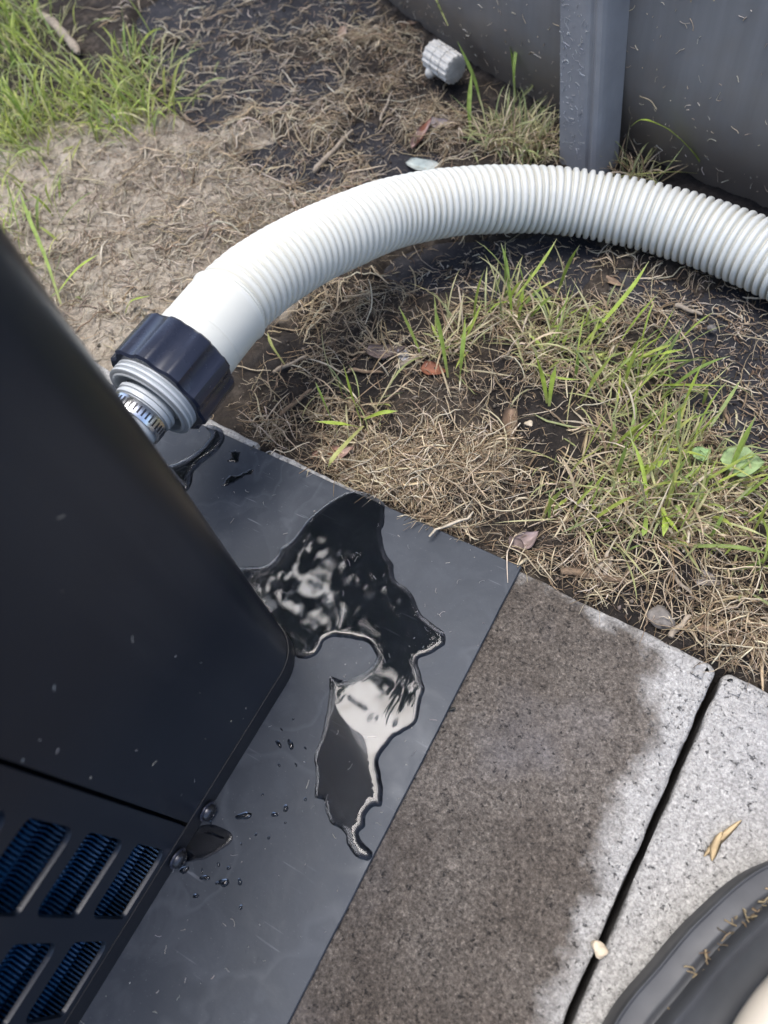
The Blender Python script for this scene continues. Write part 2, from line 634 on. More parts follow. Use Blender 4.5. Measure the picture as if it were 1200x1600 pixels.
MAT['rubber'] = plain('grey_plastic_base', (0.040, 0.042, 0.046), 0.55, 0.0, 0.2, 40, 0.08)
MAT['cream'] = plain('cream_hose', (0.50, 0.45, 0.37), 0.5, 0.0, 0.06, 60, 0.05)
MAT['stick'] = plain('weathered_stick', (0.30, 0.25, 0.19), 0.85, 0.0, 0.35, 260, 0.6)
MAT['bark'] = plain('brown_bark', (0.20, 0.14, 0.09), 0.9, 0.0, 0.4, 320, 0.8)
MAT['pebble'] = plain('cream_pebble', (0.62, 0.52, 0.38), 0.7, 0.0, 0.2, 300, 0.4)
MAT['trunk'] = plain('tree_bark', (0.10, 0.075, 0.055), 0.9, 0.0, 0.3, 12, 0.8)
MAT['poolwater'] = plain('pool_water', (0.05, 0.22, 0.27), 0.05)

# ------------------------------------------------------------------ ground, with the black membrane under a thin soil layer
PAVE_Y = 0.2


def W(px, py):
    return at(px, py, -0.012)[:2]


def capsules(x, y, lst):
    """soft union of capsules given by photograph points on the ground, radius in metres"""
    m = np.zeros_like(np.asarray(x, float))
    for (a, b, r) in lst:
        d = seg_dist(x, y, W(*a), W(*b))
        m = np.maximum(m, 1 - sstep(r * 0.55, r * 1.35, d))
    return m


BARE = [((650, 420), (880, 405), 0.032), ((760, 440), (830, 440), 0.02), ((1120, 520), (1190, 640), 0.042), ((1185, 520), (1300, 620), 0.06), ((1090, 600), (1130, 640), 0.02),
        ((280, 15), (520, 10), 0.055), ((300, 150), (330, 175), 0.035), ((420, 235), (500, 270), 0.035), ((290, 90), (470, 130), 0.05), ((660, 255), (600, 262), 0.02),
        ((980, 440), (1060, 470), 0.02), ((560, 200), (600, 240), 0.02)]
DRY = [((40, 420), (300, 300), 0.11), ((150, 260), (330, 420), 0.10), ((200, 220), (330, 250), 0.05), ((330, 430), (250, 480), 0.06), ((60, 300), (60, 560), 0.12)]
MOIST = [((560, 590), (600, 540), 0.03), ((440, 560), (470, 610), 0.03), ((900, 930), (1010, 945), 0.025), ((1050, 970), (1110, 990), 0.03), ((800, 600), (880, 740), 0.03),
         ((860, 700), (890, 760), 0.025), ((520, 780), (545, 790), 0.012), ((1000, 265), (1190, 345), 0.02), ((720, 150), (840, 240), 0.02), ((960, 860), (1180, 900), 0.02)]


def membrane_z(x, y):
    return -0.0165 + 0.003 * fbm(x, y, 6, 3, 3)


def soil_z(x, y):
    x = np.asarray(x, float); y = np.asarray(y, float)
    b = capsules(x, y, BARE)
    z = -0.010 + 0.005 * fbm(x, y, 7, 3, 0) + 0.0035 * fbm(x, y, 40, 4, 1) + 0.0040 * fbm(x, y, 130, 3, 2)
    z = z - np.clip(b + 0.9 * fbm(x, y, 26, 5, 5) * (b > 0.02), 0, 1) * 0.016
    d = capsules(x, y, DRY)
    ridg = 1 - np.abs(fbm(x + 0.02 * fbm(x, y, 15, 2, 8), y * 1.9, 38, 4, 4)) * 2.2
    z = z + d * 0.004 * ridg
    under = 1 - sstep(PAVE_Y - 0.025, PAVE_Y - 0.005, y)
    z = np.where(x > -2.0, z * (1 - under) + under * -0.05, z)
    return z


def gz(x, y):
    """height of whatever lies on top: soil or membrane, slabs in front"""
    x = np.asarray(x, float); y = np.asarray(y, float)
    z = np.maximum(soil_z(x, y), membrane_z(x, y))
    edge = 0.1905 - 0.052 * (x - 0.06)
    return np.where(y < edge, 0.0005, z)


def grid_axis(lo, hi, flo, fhi, fine, n_out):
    a = np.arange(flo, fhi + fine * 0.5, fine)
    k = np.linspace(0, 1, n_out + 1)[1:] ** 3
    left = flo + (lo - flo) * k[::-1]
    right = fhi + (hi - fhi) * k
    return np.r_[left, a, right]


gx = grid_axis(-60, 60, -1.30, 0.40, 0.0036, 14)
gy = grid_axis(-60, 90, 0.17, 1.05, 0.0036, 14)
GX, GY = np.meshgrid(gx, gy, indexing='xy')
xs, ys = GX.ravel(), GY.ravel()
nx, ny = len(gx), len(gy)
idx = np.arange(nx * ny).reshape(ny, nx)
GF = np.stack([idx[:-1, :-1], idx[:-1, 1:], idx[1:, 1:], idx[1:, :-1]], -1).reshape(-1, 4)
zs = soil_z(xs, ys)
mesh_obj('ground', np.c_[xs, ys, zs], GF, MAT['soil'], origin=(0, 0, 0), smooth=True, kind='structure',
         attrs={'dry': capsules(xs, ys, DRY), 'moist': np.clip(capsules(xs, ys, MOIST) * 0.9 + 0.5 * fbm(xs, ys, 25, 3, 6) * (capsules(xs, ys, MOIST) > 0.01), 0, 1) * 0.92})
mx_ = np.arange(-1.3, 0.7, 0.02); my_ = np.arange(0.215, 1.2, 0.02)
MX, MY = np.meshgrid(mx_, my_)
mi = np.arange(MX.size).reshape(MX.shape)
mesh_obj('weed_membrane', np.c_[MX.ravel(), MY.ravel(), membrane_z(MX.ravel(), MY.ravel())],
         np.stack([mi[:-1, :-1], mi[:-1, 1:], mi[1:, 1:], mi[1:, :-1]], -1).reshape(-1, 4), MAT['membrane'], smooth=True,
         label='black weed membrane sheet showing through the thin soil and dry litter', cat='ground sheet')

# ------------------------------------------------------------------ concrete slabs
SLAB_ANG = R_(-2.95)
sx = np.array([math.cos(SLAB_ANG), math.sin(SLAB_ANG)]); sy = np.array([-sx[1], sx[0]])
CORNER = np.array([0.0605, 0.1905])
SLAB = 0.345
WET = ats([(500, 760), (820, 893), (870, 915), (905, 938), (930, 965), (985, 985), (1012, 998), (1030, 1028), (1022, 1055), (1010, 1075), (1028, 1120), (1030, 1165), (1012, 1180), (985, 1195), (960, 1290), (935, 1330), (930, 1390), (905, 1450), (885, 1500), (850, 1600), (700, 1800), (300, 1800), (150, 1000)])[:, :2]


def slab(off_u, label, wet_on, seed, off_v=0.0):
    """a square slab; its far right corner lies off_u along the row from CORNER"""
    c0 = CORNER + sx * off_u - sy * off_v
    r = 0.006
    out = []
    n = int(SLAB / 0.003)
    corners = [(-r, -r, 90, 0), (-r, -SLAB + r, 0, -90), (-SLAB + r, -SLAB + r, -90, -180), (-SLAB + r, -r, 180, 90)]
    for i, (u, v, a0, a1) in enumerate(corners):
        for k in range(7):
            a = R_(a0 + (a1 - a0) * k / 6)
            out.append((u + r * math.cos(a), v + r * math.sin(a), math.cos(a), math.sin(a)))
        u2, v2 = corners[(i + 1) % 4][:2]
        a = R_(a1)
        for k in range(1, n):
            t = k / n
            out.append((u + (u2 - u) * t + r * math.cos(a), v + (v2 - v) * t + r * math.sin(a), math.cos(a), math.sin(a)))
    O = np.array(out)
    prof = [(0.0012, -0.045), (0.0, -0.0055), (0.0006, -0.0026), (0.0018, -0.0012), (0.0036, -0.0008), (0.0100, -0.0006), (0.0125, -0.0001)]
    rings = []
    m = len(O)
    for j, (ins, z) in enumerate(prof):
        jit = fbm(O[:, 0] * 1.0 + seed, O[:, 1], 70, 4, j % 3) * (0.0014 if 0 < j < 6 else 0.0)
        jz = fbm(O[:, 0] + seed, O[:, 1], 90, 4, 4) * (0.0012 if 0 < j < 6 else 0)
        p = O[:, :2] - O[:, 2:] * (ins + np.maximum(jit, -ins + 0.0))[:, None]
        rings.append(np.c_[p, z + np.minimum(jz, -z * 0.8)])
    V = np.vstack(rings)
    F = []
    for j in range(len(prof) - 1):
        for k in range(m):
            k2 = (k + 1) % m
            F.append((j * m + k, (j + 1) * m + k, (j + 1) * m + k2, j * m + k2))
    # interior of the top
    last = rings[-1]
    g = np.arange(-SLAB + 0.017, -0.016, 0.005)
    U, Vv = np.meshgrid(g, g)
    inner = np.c_[U.ravel(), Vv.ravel()]
    pts = [Vector(p[:2]) for p in last] + [Vector(p) for p in inner]
    res = delaunay_2d_cdt(pts, [], [list(range(m))[::-1]], 1, 1e-6)
    base = len(V)
    tv = np.array([(p.x, p.y) for p in res[0]])
    V = np.vstack([V, np.c_[tv, np.full(len(tv), -0.0001)]])
    F += [tuple(base + i for i in f) for f in res[2]]
    xy = c0 + V[:, :1] * sx + V[:, 1:2] * sy
    Wd = np.c_[xy, V[:, 2]]
    if wet_on:
        d, ins = poly_dist(Wd, WET)
        wet = 0.5 + np.where(ins, 1, -1) * d / 0.027
        wet = np.clip(wet, 0, 1)
    else:
        wet = np.zeros(len(Wd))
    org = (*c0, -0.045)
    me = bpy.data.meshes.new('paving_slab')
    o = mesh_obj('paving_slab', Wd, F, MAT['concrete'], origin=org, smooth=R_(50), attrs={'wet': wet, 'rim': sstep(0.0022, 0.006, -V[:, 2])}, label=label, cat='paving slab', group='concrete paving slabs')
    bm = bmesh.new(); bm.from_mesh(o.data)
    bmesh.ops.remove_doubles(bm, verts=bm.verts, dist=2e-5)
    bmesh.ops.recalc_face_normals(bm, faces=bm.faces)
    bm.to_mesh(o.data); bm.free()
    return o


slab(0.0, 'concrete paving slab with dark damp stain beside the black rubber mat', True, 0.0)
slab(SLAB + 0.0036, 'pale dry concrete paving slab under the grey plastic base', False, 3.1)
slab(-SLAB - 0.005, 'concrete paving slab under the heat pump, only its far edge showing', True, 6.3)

# ------------------------------------------------------------------ rubber mat
MZ = 0.0035
mc = at(815, 885, MZ)[:2]
ml = at(350, 678, MZ)[:2]
mb = at(450, 1600, MZ)[:2]
eu = (ml - mc) / np.linalg.norm(ml - mc)
ev = (mb - mc) / np.linalg.norm(mb - mc)
far_l = mc + eu * 0.62
near_r = mc + ev * 0.75
near_l = near_r + eu * 0.62
loop = []
for a, b in ((mc, near_r), (near_r, near_l), (near_l, far_l), (far_l, mc)):
    n = int(np.linalg.norm(b - a) / 0.01)
    for k in range(n):
        p = a + (b - a) * k / n
        loop.append(p + 0.0004 * fbm(p[0], p[1], 60, 2, 2))
loop = np.array(loop)
m = len(loop)
V = []
cenm = loop.mean(0)
for ins, z in ((0, 0.0008), (0, MZ - 0.0006), (0.0006, MZ)):
    V.append(np.c_[loop + (cenm - loop) * (ins / 0.35), np.full(m, z)])
V = np.vstack(V)
F = [(j * m + k, j * m + (k + 1) % m, (j + 1) * m + (k + 1) % m, (j + 1) * m + k) for j in range(2) for k in range(m)]
F.append(tuple(2 * m + k for k in range(m)))
F.append(tuple(range(m))[::-1])
o = mesh_obj('rubber_mat', V, F, MAT['mat'], label='black rubber sheet lying on the slabs under the heat pump', cat='mat')
bm = bmesh.new(); bm.from_mesh(o.data); bmesh.ops.recalc_face_normals(bm, faces=bm.faces); bm.to_mesh(o.data); bm.free()

# ------------------------------------------------------------------ heat pump
PX, PY = -0.1685, 0.0880         # right face and far face
PTOP = 0.46
SEAM = -0.037
hp = thing('heat_pump', (-0.37, -0.23, MZ), 'black metal heat pump with slotted side panel standing on rubber mat', 'heat pump')
CR = 0.028


def wall_path(pts, z0, z1, th, mb_, zs=None):
    """upright sheet along a plan path, with thickness"""
    P = np.asarray(pts, float)
    T = np.gradient(P, axis=0); T /= np.linalg.norm(T, axis=1)[:, None]
    Nn = np.c_[T[:, 1], -T[:, 0]]
    n = len(P)
    a, b = P, P - Nn * th
    v = np.vstack([np.c_[a, np.full(n, z0)], np.c_[a, np.full(n, z1)], np.c_[b, np.full(n, z0)], np.c_[b, np.full(n, z1)]])
    f = []
    for i in range(n - 1):
        f += [(i, i + 1, n + i + 1, n + i), (2 * n + i + 1, 2 * n + i, 3 * n + i, 3 * n + i + 1), (n + i, n + i + 1, 3 * n + i + 1, 3 * n + i), (i + 1, i, 2 * n + i, 2 * n + i + 1)]
    f += [(0, n, 3 * n, 2 * n), (n - 1, 2 * n - 1 + 0, 4 * n - 1, 3 * n - 1)]
    mb_.add(v, f)


XL, YN = -0.60, -0.55
path = [(PX, SEAM + 0.0011), (PX, SEAM + 0.02), (PX, PY - CR - 0.02)]
for k in range(13):
    a = R_(90 * k / 12)
    path.append((PX - CR + CR * math.cos(a), PY - CR + CR * math.sin(a)))
path += [(PX - CR - 0.02, PY), (XL + CR, PY)]
for k in range(1, 9):
    a = R_(90 + 90 * k / 8)
    path.append((XL + CR + CR * math.cos(a), PY - CR + CR * math.sin(a)))
path += [(XL, PY - CR - 0.02), (XL, YN)]
mbp = MB(); wall_path(path, 0.0195, PTOP, 0.0015, mbp)
mbp.box((PX - 0.012, SEAM + 0.0011, 0.022), (PX - 0.0016, SEAM + 0.0022, PTOP - 0.01))     # folded return at the seam
mbp.build('casing', MAT['casing'], hp, smooth=R_(40))
# base pan: a slightly proud tray
path2 = [(p[0] + (0.0006 if p[0] > PX - 0.02 else 0), p[1] + (0.0006 if p[1] > PY - 0.02 else 0)) for p in path]
path2 = [(PX + 0.0006, YN), (PX + 0.0006, -0.3), (PX + 0.0006, -0.15)] + path2
mbp = MB(); wall_path(path2, MZ + 0.0005, 0.0205, 0.0005, mbp)
n0 = mbp.n
mbp.add([(PX - 0.001, YN, 0.008), (PX - 0.001, PY - CR, 0.008), (PX - CR, PY - 0.001, 0.008), (XL, PY - 0.003, 0.008), (XL, YN, 0.008)], [(0, 1, 2, 3, 4)])
mbp.build('base_pan', MAT['basepan'], hp, smooth=R_(40))
# top cover
tp = np.array(path2[3:]) * 1.0
tl = [tuple(p) for p in tp] + [(PX, YN)]
n = len(tl)
v = [(p[0], p[1], PTOP + 0.0005) for p in tl] + [(p[0], p[1], PTOP + 0.02) for p in tl]
f = [tuple(range(n))[::-1], tuple(range(n, 2 * n))] + [(i, (i + 1) % n, n + (i + 1) % n, n + i) for i in range(n)]
mesh_obj('top_cover', v, f, MAT['casing'], hp)
# slotted side panel, true holes
SLOT_Y = [(-0.0525 - 0.0492 * c, -0.0905 - 0.0492 * c) for c in range(9)]
SLOT_Z = [(0.0260, 0.0650)] + [(0.0780 + 0.0495 * r, 0.1165 + 0.0495 * r) for r in range(7)]


def slot_outline(y0, y1, z0, z1):
    r1 = 0.0075; r2 = 0.003
    out = []
    for (cy, cz, r, a0) in ((y0 - r2, z1 - r2, r2, 0), (y1 + r1, z1 - r1, r1, 90), (y1 + r2, z0 + r2, r2, 180), (y0 - r1, z0 + r1, r1, 270)):
        for k in range(6):
            a = R_(a0 + 90 * k / 5)
            out.append((cy + r * math.cos(a), cz + r * math.sin(a)))
    return out


P2 = [(SEAM - 0.0011, 0.0195), (SEAM - 0.0011, PTOP), (YN, PTOP), (YN, 0.0195)]
allp = [Vector(p) for p in P2]; faces_in = [[0, 1, 2, 3]]
holes = []
for (y0, y1) in SLOT_Y:
    for (z0, z1) in SLOT_Z:
        s = slot_outline(y0, y1, z0, z1)
        holes.append(s)
hp_pts = []
edges = [(0, 1), (1, 2), (2, 3), (3, 0)]
for s in holes:
    b = len(allp)
    allp += [Vector(p) for p in s]
    edges += [(b + k, b + (k + 1) % len(s)) for k in range(len(s))]
res = delaunay_2d_cdt(allp, edges, [], 1, 1e-7)
tv = np.array([(p.x, p.y) for p in res[0]])
keep = []
hb = [(min(p[0] for p in s), max(p[0] for p in s), min(p[1] for p in s), max(p[1] for p in s)) for s in holes]
for fc in res[2]:
    c = tv[list(fc)].mean(0)
    inside = False
    for s, (a0, a1, b0, b1) in zip(holes, hb):
        if a0 < c[0] < a1 and b0 < c[1] < b1:
            _, ins = poly_dist(np.array([c]), np.array(s))
            if ins[0]:
                inside = True; break
    if not inside:
        keep.append(tuple(fc))
mbp = MB()
mbp.add(np.c_[np.full(len(tv), PX), tv], keep)
for s in holes:       # pressed lip round each slot
    k = len(s); cy = np.mean([p[0] for p in s]); cz = np.mean([p[1] for p in s])
    a = [(PX, y, z) for y, z in s]
    b2 = [(PX - 0.0022, cy + (y - cy) * 0.975, cz + (z - cz) * 0.965) for y, z in s]
    c2 = [(PX - 0.0023, cy + (y - cy) * 0.975, cz + (z - cz) * 0.965) for y, z in s]
    mbp.add(a + b2 + c2, [(j * k + i, j * k + (i + 1) % k, (j + 1) * k + (i + 1) % k, (j + 1) * k + i) for j in range(2) for i in range(k)])
mbp.box((PX - 0.012, SEAM - 0.0022, 0.022), (PX - 0.0016, SEAM - 0.0011, PTOP - 0.01))
mbp.build('side_panel', MAT['casing'], hp, smooth=R_(35))
# finned coil behind the slots
mbp = MB()
zz = []; xx = []
for zr in np.arange(0.0135, 0.44, 0.0212):
    for dz, dx in ((-0.0030, 0.0150), (-0.0012, 0.0082), (0.0012, 0.0075), (0.0030, 0.0150)):
        zz.append(zr + dz); xx.append(PX - dx)
zz = np.array(zz); xx = np.array(xx)
for yk in np.arange(-0.50, -0.043, 0.0021):
    n = len(zz)
    v = np.vstack([np.c_[xx, np.full(n, yk - 0.0004), zz], np.c_[xx, np.full(n, yk + 0.0004), zz], np.c_[np.full(n, PX - 0.03), np.full(n, yk - 0.0004), zz], np.c_[np.full(n, PX - 0.03), np.full(n, yk + 0.0004), zz]])
    f = []
    for i in range(n - 1):
        f += [(i, i + 1, n + i + 1, n + i), (i + 1, i, 2 * n + i, 2 * n + i + 1), (n + i, n + i + 1, 3 * n + i + 1, 3 * n + i)]
    mbp.add(v, f)
mbp.build('fin_coil', MAT['fin'], hp)
MB().box((PX - 0.05, YN + 0.01, 0.0095), (PX - 0.0305, -0.041, 0.45)).box((PX - 0.05, -0.041, 0.02), (PX - 0.004, -0.0395, 0.45)).build('inner_housing', MAT['dark'], hp)
for (px, py, zz_) in ((331, 1257, 0.0095), (283, 1329, 0.0105)):
    # screw with washer at the foot of the panel
    r = ray(px, py)
    yy = -0.0262 if px > 300 else -0.0545
    sc = MB()
    v, f = lathe_axis((PX + 0.0016, yy, zz_), (1, 0, 0), [(0, 0.0062), (0.0009, 0.0062), (0.0012, 0.0057), (0.0012, 0.0045)], 28)
    sc.add(v, f); s_o = sc.build('washer', MAT['washer'], hp, smooth=R_(40))
    sc = MB()
    v, f = lathe_axis((PX + 0.0016, yy, zz_), (1, 0, 0), [(0.0008, 0.0050), (0.003, 0.0048), (0.0042, 0.0036), (0.0046, 0.0018), (0.0036, 0.0016), (0.0036, 0.0001)], 24)
    sc.add(v, f); sc.build('screw', MAT['steeldark'], s_o, smooth=R_(40))

# ------------------------------------------------------------------ coupling between pump and hose
AX = np.array([0.0, 1.0, 0.0])
AO = np.array([-0.3035, 0.0, 0.1075])     # axis, along +y


def on(y):
    return AO + AX * y


cp = thing('union_coupling', (AO[0], 0.16, 0.07), 'navy blue scalloped union nut on white threaded fitting behind the heat pump', 'pipe fitting')


def nut_shape(th, r):
    k = 10
    ph = ((k * th / (2 * PI) + 0.3) % 1.0)
    d = np.abs(ph - 0.5) * 2
    fl = np.clip((0.62 - d) / 0.62, 0, 1)
    return 1 - (0.075 * (1 - (1 - fl) ** 2) ** 0.8 if r > 0.0325 else 0)


NY = 0.162
v, f = lathe_axis(on(0), AX, [(NY + 0.001, 0.0262), (NY + 0.0, 0.0272), (NY - 0.0, 0.0330), (NY + 0.0014, 0.0347), (NY + 0.033, 0.0347), (NY + 0.0355, 0.0330), (NY + 0.0365, 0.0300), (NY + 0.0365, 0.0265)], 144, nut_shape)
mesh_obj('union_nut', v, f, MAT['nut'], cp, smooth=R_(38))
th_prof = [(NY + 0.004, 0.0262)]
y = NY + 0.001
for k in range(3):
    th_prof += [(y, 0.0262), (y - 0.0008, 0.0287), (y - 0.0021, 0.0287), (y - 0.0029, 0.0266)]
    y -= 0.0034
th_prof += [(y + 0.0006, 0.0262), (y - 0.0002, 0.0250), (y, 0.0238), (y + 0.004, 0.0236), (y + 0.0062, 0.0200), (y + 0.003, 0.0178)]
v, f = lathe_axis(on(0), AX, th_prof, 64)
mesh_obj('threaded_flange', v, f, MAT['white'], cp, smooth=R_(35))
y0 = y + 0.003
v, f = lathe_axis(on(0), AX, [(y0 + 0.002, 0.0172), (y0 - 0.003, 0.0172), (y0 - 0.0034, 0.0196), (y0 - 0.0056, 0.0196), (y0 - 0.0060, 0.0182), (y0 - 0.0072, 0.0182), (y0 - 0.0076, 0.0192), (y0 - 0.0092, 0.0190), (y0 - 0.0096, 0.0172), (PY - 0.002, 0.0170)], 56)
mesh_obj('hose_tail', v, f, MAT['white'], cp, smooth=R_(35))
# worm-drive clamp
cl_y = y0 - 0.0105
hc = thing('hose_clamp', (AO[0], cl_y - 0.005, 0.088), 'silver perforated band clamp round the white pipe by the heat pump edge', 'hose clamp')
v, f = lathe_axis(on(0), AX, [(cl_y, 0.0174), (cl_y, 0.0186), (cl_y - 0.0004, 0.0188), (cl_y - 0.0092, 0.0188), (cl_y - 0.0096, 0.0186), (cl_y - 0.0096, 0.0174)], 64)
band = mesh_obj('band', v, f, MAT['steel'], hc, smooth=R_(35))
for k in range(40):
    a0 = 2 * PI * k / 40
    sl = MB()
    da = 0.03
    vv = []
    for (s, rr) in ((cl_y - 0.0022, 0.01895), (cl_y - 0.0074, 0.01895), (cl_y - 0.0074, 0.0184), (cl_y - 0.0022, 0.0184)):
        for a in (a0 - da, a0 + da):
            vv.append(on(s) + rr * np.array([math.cos(a), 0, math.sin(a)]))
    vv = np.array(vv)
    sl.add(vv, [(0, 1, 3, 2), (2, 3, 5, 4), (4, 5, 7, 6), (6, 7, 1, 0), (0, 2, 4, 6), (1, 7, 5, 3)])
    sl.build('slot', MAT['steeldark'], band)
a0 = R_(-150)
dd = np.array([math.cos(a0), 0, math.sin(a0)]); tt = np.array([-math.sin(a0), 0, math.cos(a0)])
c0 = on(cl_y - 0.0048) + dd * 0.0215
v, f = tube_geo([c0 - tt * 0.008, c0 + tt * 0.006], 0.0036, 16)
mesh_obj('worm_screw', v, f, MAT['steel'], hc, smooth=R_(40))

# ------------------------------------------------------------------ corrugated hose
HR = 0.0265
ctrl = [on(0.155), on(0.195), on(0.235), (-0.3035, 0.262, 0.1045), (-0.301, 0.300, 0.0955), (-0.294, 0.350, 0.080), (-0.275, 0.418, 0.0565), (-0.2295, 0.478, 0.036),
        (-0.167, 0.516, 0.0215), (-0.087, 0.527, 0.0165), (-0.006, 0.514, 0.0160), (0.10, 0.478, 0.016), (0.25, 0.405, 0.016), (0.45, 0.32, 0.016), (0.7, 0.26, 0.016)]
hpth = resample(catmull(ctrl, 24), 0.00075)
sarc = np.arange(len(hpth)) * 0.00075
hpth = hpth + (sstep(0.14, 0.25, sarc) * 0.0016)[:, None] * np.c_[fbm(sarc, 0 * sarc, 9, 2, 1), fbm(sarc, 0 * sarc + 3, 9, 2, 2), 0.4 * fbm(sarc, 0 * sarc + 7, 9, 2, 3)]
ph = thing('pool_hose', (-0.167, 0.516, -0.012), 'white corrugated pool hose curving from the pump across the soil', 'hose')
CUFF0, CUFF1 = NY + 0.030 - 0.155, NY + 0.030 - 0.155 + 0.051
i1 = int(CUFF1 / 0.00075)
PITCH = 0.0066
s = sarc[i1:] - CUFF1
u = (s / PITCH) % 1.0
d_g = np.abs(u - 0.5) * PITCH          # distance from groove centre
grow = 0.8 + 0.2 * sstep(0.12, 0.34, s)
gdep = np.clip(1 - (d_g / 0.00135) ** 4, 0, 1) * 0.0026 * grow
gdep = gdep + 0.0007 * sstep(0.0012, 0.0036, PITCH / 2 - d_g) * 0
rr = HR + 0.0004 * fbm(s, 0 * s, 130, 2, 4) - gdep * (1 + 0.5 * fbm(s, 0 * s + 2, 60, 2, 5)) + 0.00035 * np.cos((u - 0.0) * 2 * PI)
V, F = tube_geo(hpth[i1:], rr, 56, True)
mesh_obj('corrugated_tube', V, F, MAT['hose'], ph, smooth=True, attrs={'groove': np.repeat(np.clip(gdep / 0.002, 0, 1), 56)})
i0 = max(0, int(CUFF0 / 0.00075))
pc = hpth[i0:i1 + 1]
sc_ = sarc[i0:i1 + 1] - sarc[i0]
L = sc_[-1]
rc = np.full(len(sc_), HR + 0.0010)
rc = rc - 0.0005 * np.exp(-((sc_ - 0.019) / 0.0007) ** 2) + 0.0003 * (sc_ < 0.019)
rc = rc + 0.0010 * np.exp(-((sc_ - (L - 0.0022)) / 0.0013) ** 2) - 0.0028 * sstep(L - 0.0010, L, sc_)
V, F = tube_geo(pc, rc, 64, True)
mesh_obj('cuff', V, F, MAT['hose'], ph, smooth=R_(60), attrs={'groove': np.zeros(len(V))})

# ------------------------------------------------------------------ pool
PC = np.array([0.256, 1.963]); PR = 1.408
PH = 0.95
pool = thing('swimming_pool', (PC[0], PC[1], -0.02), 'grey round above-ground pool with upright post, behind the white hose', 'pool')
prof = [(-0.03, -0.034), (-0.024, -0.010), (-0.016, 0.012), (-0.008, 0.034), (-0.002, 0.062), (0, 0.10), (0, 0.25), (0, 0.5), (0, PH)]
seg = 300
V = []; dirt = []
for dr, z in prof:
    a = np.arange(seg) * 2 * PI / seg
    V.append(np.c_[PC[0] + (PR + dr) * np.cos(a), PC[1] + (PR + dr) * np.sin(a), np.full(seg, z)])
    dirt.append(np.full(seg, np.interp(z, [-0.03, 0.02, 0.06, 0.12, 0.2], [1.0, 0.85, 0.5, 0.18, 0.0])))
V = np.vstack(V)
F = np.array([(j * seg + k, j * seg + (k + 1) % seg, (j + 1) * seg + (k + 1) % seg, (j + 1) * seg + k) for j in range(len(prof) - 1) for k in range(seg)])
mesh_obj('wall', V, F, MAT['wall'], pool, smooth=True, attrs={'dirt': np.concatenate(dirt)})
ring = np.array([(PC[0] + (PR + 0.01) * math.cos(a), PC[1] + (PR + 0.01) * math.sin(a), PH + 0.012) for a in np.linspace(0, 2 * PI, 161)])
V, F = tube_geo(ring, 0.03, 10, False)
mesh_obj('top_rail', V, F, MAT['rail'], pool, smooth=True)
V = [(PC[0] + PR * math.cos(a), PC[1] + PR * math.sin(a), PH - 0.12) for a in np.arange(64) * 2 * PI / 64]
mesh_obj('water_surface', V, [tuple(range(64))], MAT['poolwater'], pool)
post_a = math.atan2(0.591 - PC[1], -0.195 - PC[0])
# post cross-section in (tangent, outward): broad flat face, rolled groove near its right side
sec = [(-0.026, -0.004), (-0.0262, 0.024), (-0.0245, 0.0268), (0.0085, 0.0285), (0.0115, 0.0275), (0.0135, 0.0252), (0.0160, 0.0250), (0.0178, 0.0268), (0.0205, 0.0278), (0.0242, 0.0262), (0.0262, 0.0225), (0.0265, -0.004)]
sec = [(t_ * 0.85, q_) for t_, q_ in sec]
sec_s = []
for i in range(len(sec) - 1):
    for k in range(4):
        sec_s.append(tuple(np.array(sec[i]) + (np.array(sec[i + 1]) - np.array(sec[i])) * k / 4))
sec_s.append(sec[-1])
for kk in range(12):
    a = post_a + kk * PI / 6
    out = np.array([math.cos(a), math.sin(a)]); tan = np.array([-math.sin(a), math.cos(a)])
    b0 = PC + out * (PR + 0.004)
    V = []
    zlev = [-0.02, 0.1, 0.3, 0.6, PH + 0.03]
    for z in zlev:
        lean = -math.tan(R_(5.7)) * (z + 0.012) if kk == 0 else 0
        for (t, q) in sec_s:
            p = b0 + tan * (t + lean) + out * q
            V.append((p[0], p[1], z))
    n = len(sec_s)
    F = [(j * n + k, j * n + k + 1, (j + 1) * n + k + 1, (j + 1) * n + k) for j in range(len(zlev) - 1) for k in range(n - 1)] + [tuple((len(zlev) - 1) * n + k for k in range(n))]
    mesh_obj('post', V, F, MAT['post'], pool, smooth=R_(30))
# drain plug on the wall
pl_a, pl_b = at(669, 80, 0.016), at(719, 114, 0.013)
pl_c = (pl_a + pl_b) / 2
pax = (pl_b - pl_a) / np.linalg.norm(pl_b - pl_a)
out = np.array([pl_c[0] - PC[0], pl_c[1] - PC[1], 0]); out /= np.linalg.norm(out)


def knurl(th, r):
    return 1 + (0.035 * np.sign(np.cos(14 * th)) if r > 0.0125 else 0)


v, f = lathe_axis(pl_c, pax, [(-0.020, 0.0005), (-0.020, 0.011), (-0.019, 0.0135), (-0.007, 0.0138), (-0.0062, 0.0129), (-0.0052, 0.0129), (-0.0044, 0.0140), (0.006, 0.0140), (0.0066, 0.0131), (0.0074, 0.0131), (0.008, 0.0140), (0.0185, 0.0138), (0.0195, 0.012), (0.0195, 0.0005)], 84, knurl)
dp = mesh_obj('drain_plug', v, f, MAT['oldwhite'], pool, smooth=R_(30))
dp['label'] = 'old white ribbed drain plug at the foot of the pool wall'
nub = pl_c - pax * 0.012 + np.array([-0.002, -0.010, -0.010])
v, f = lathe_axis(nub, np.array([-0.3, -0.8, -0.5]), [(-0.006, 0.006), (0.0, 0.006), (0.004, 0.005), (0.006, 0.0028), (0.0065, 0.0003)], 18)
mesh_obj('plug_tab', v, f, MAT['oldwhite'], dp, smooth=R_(40))

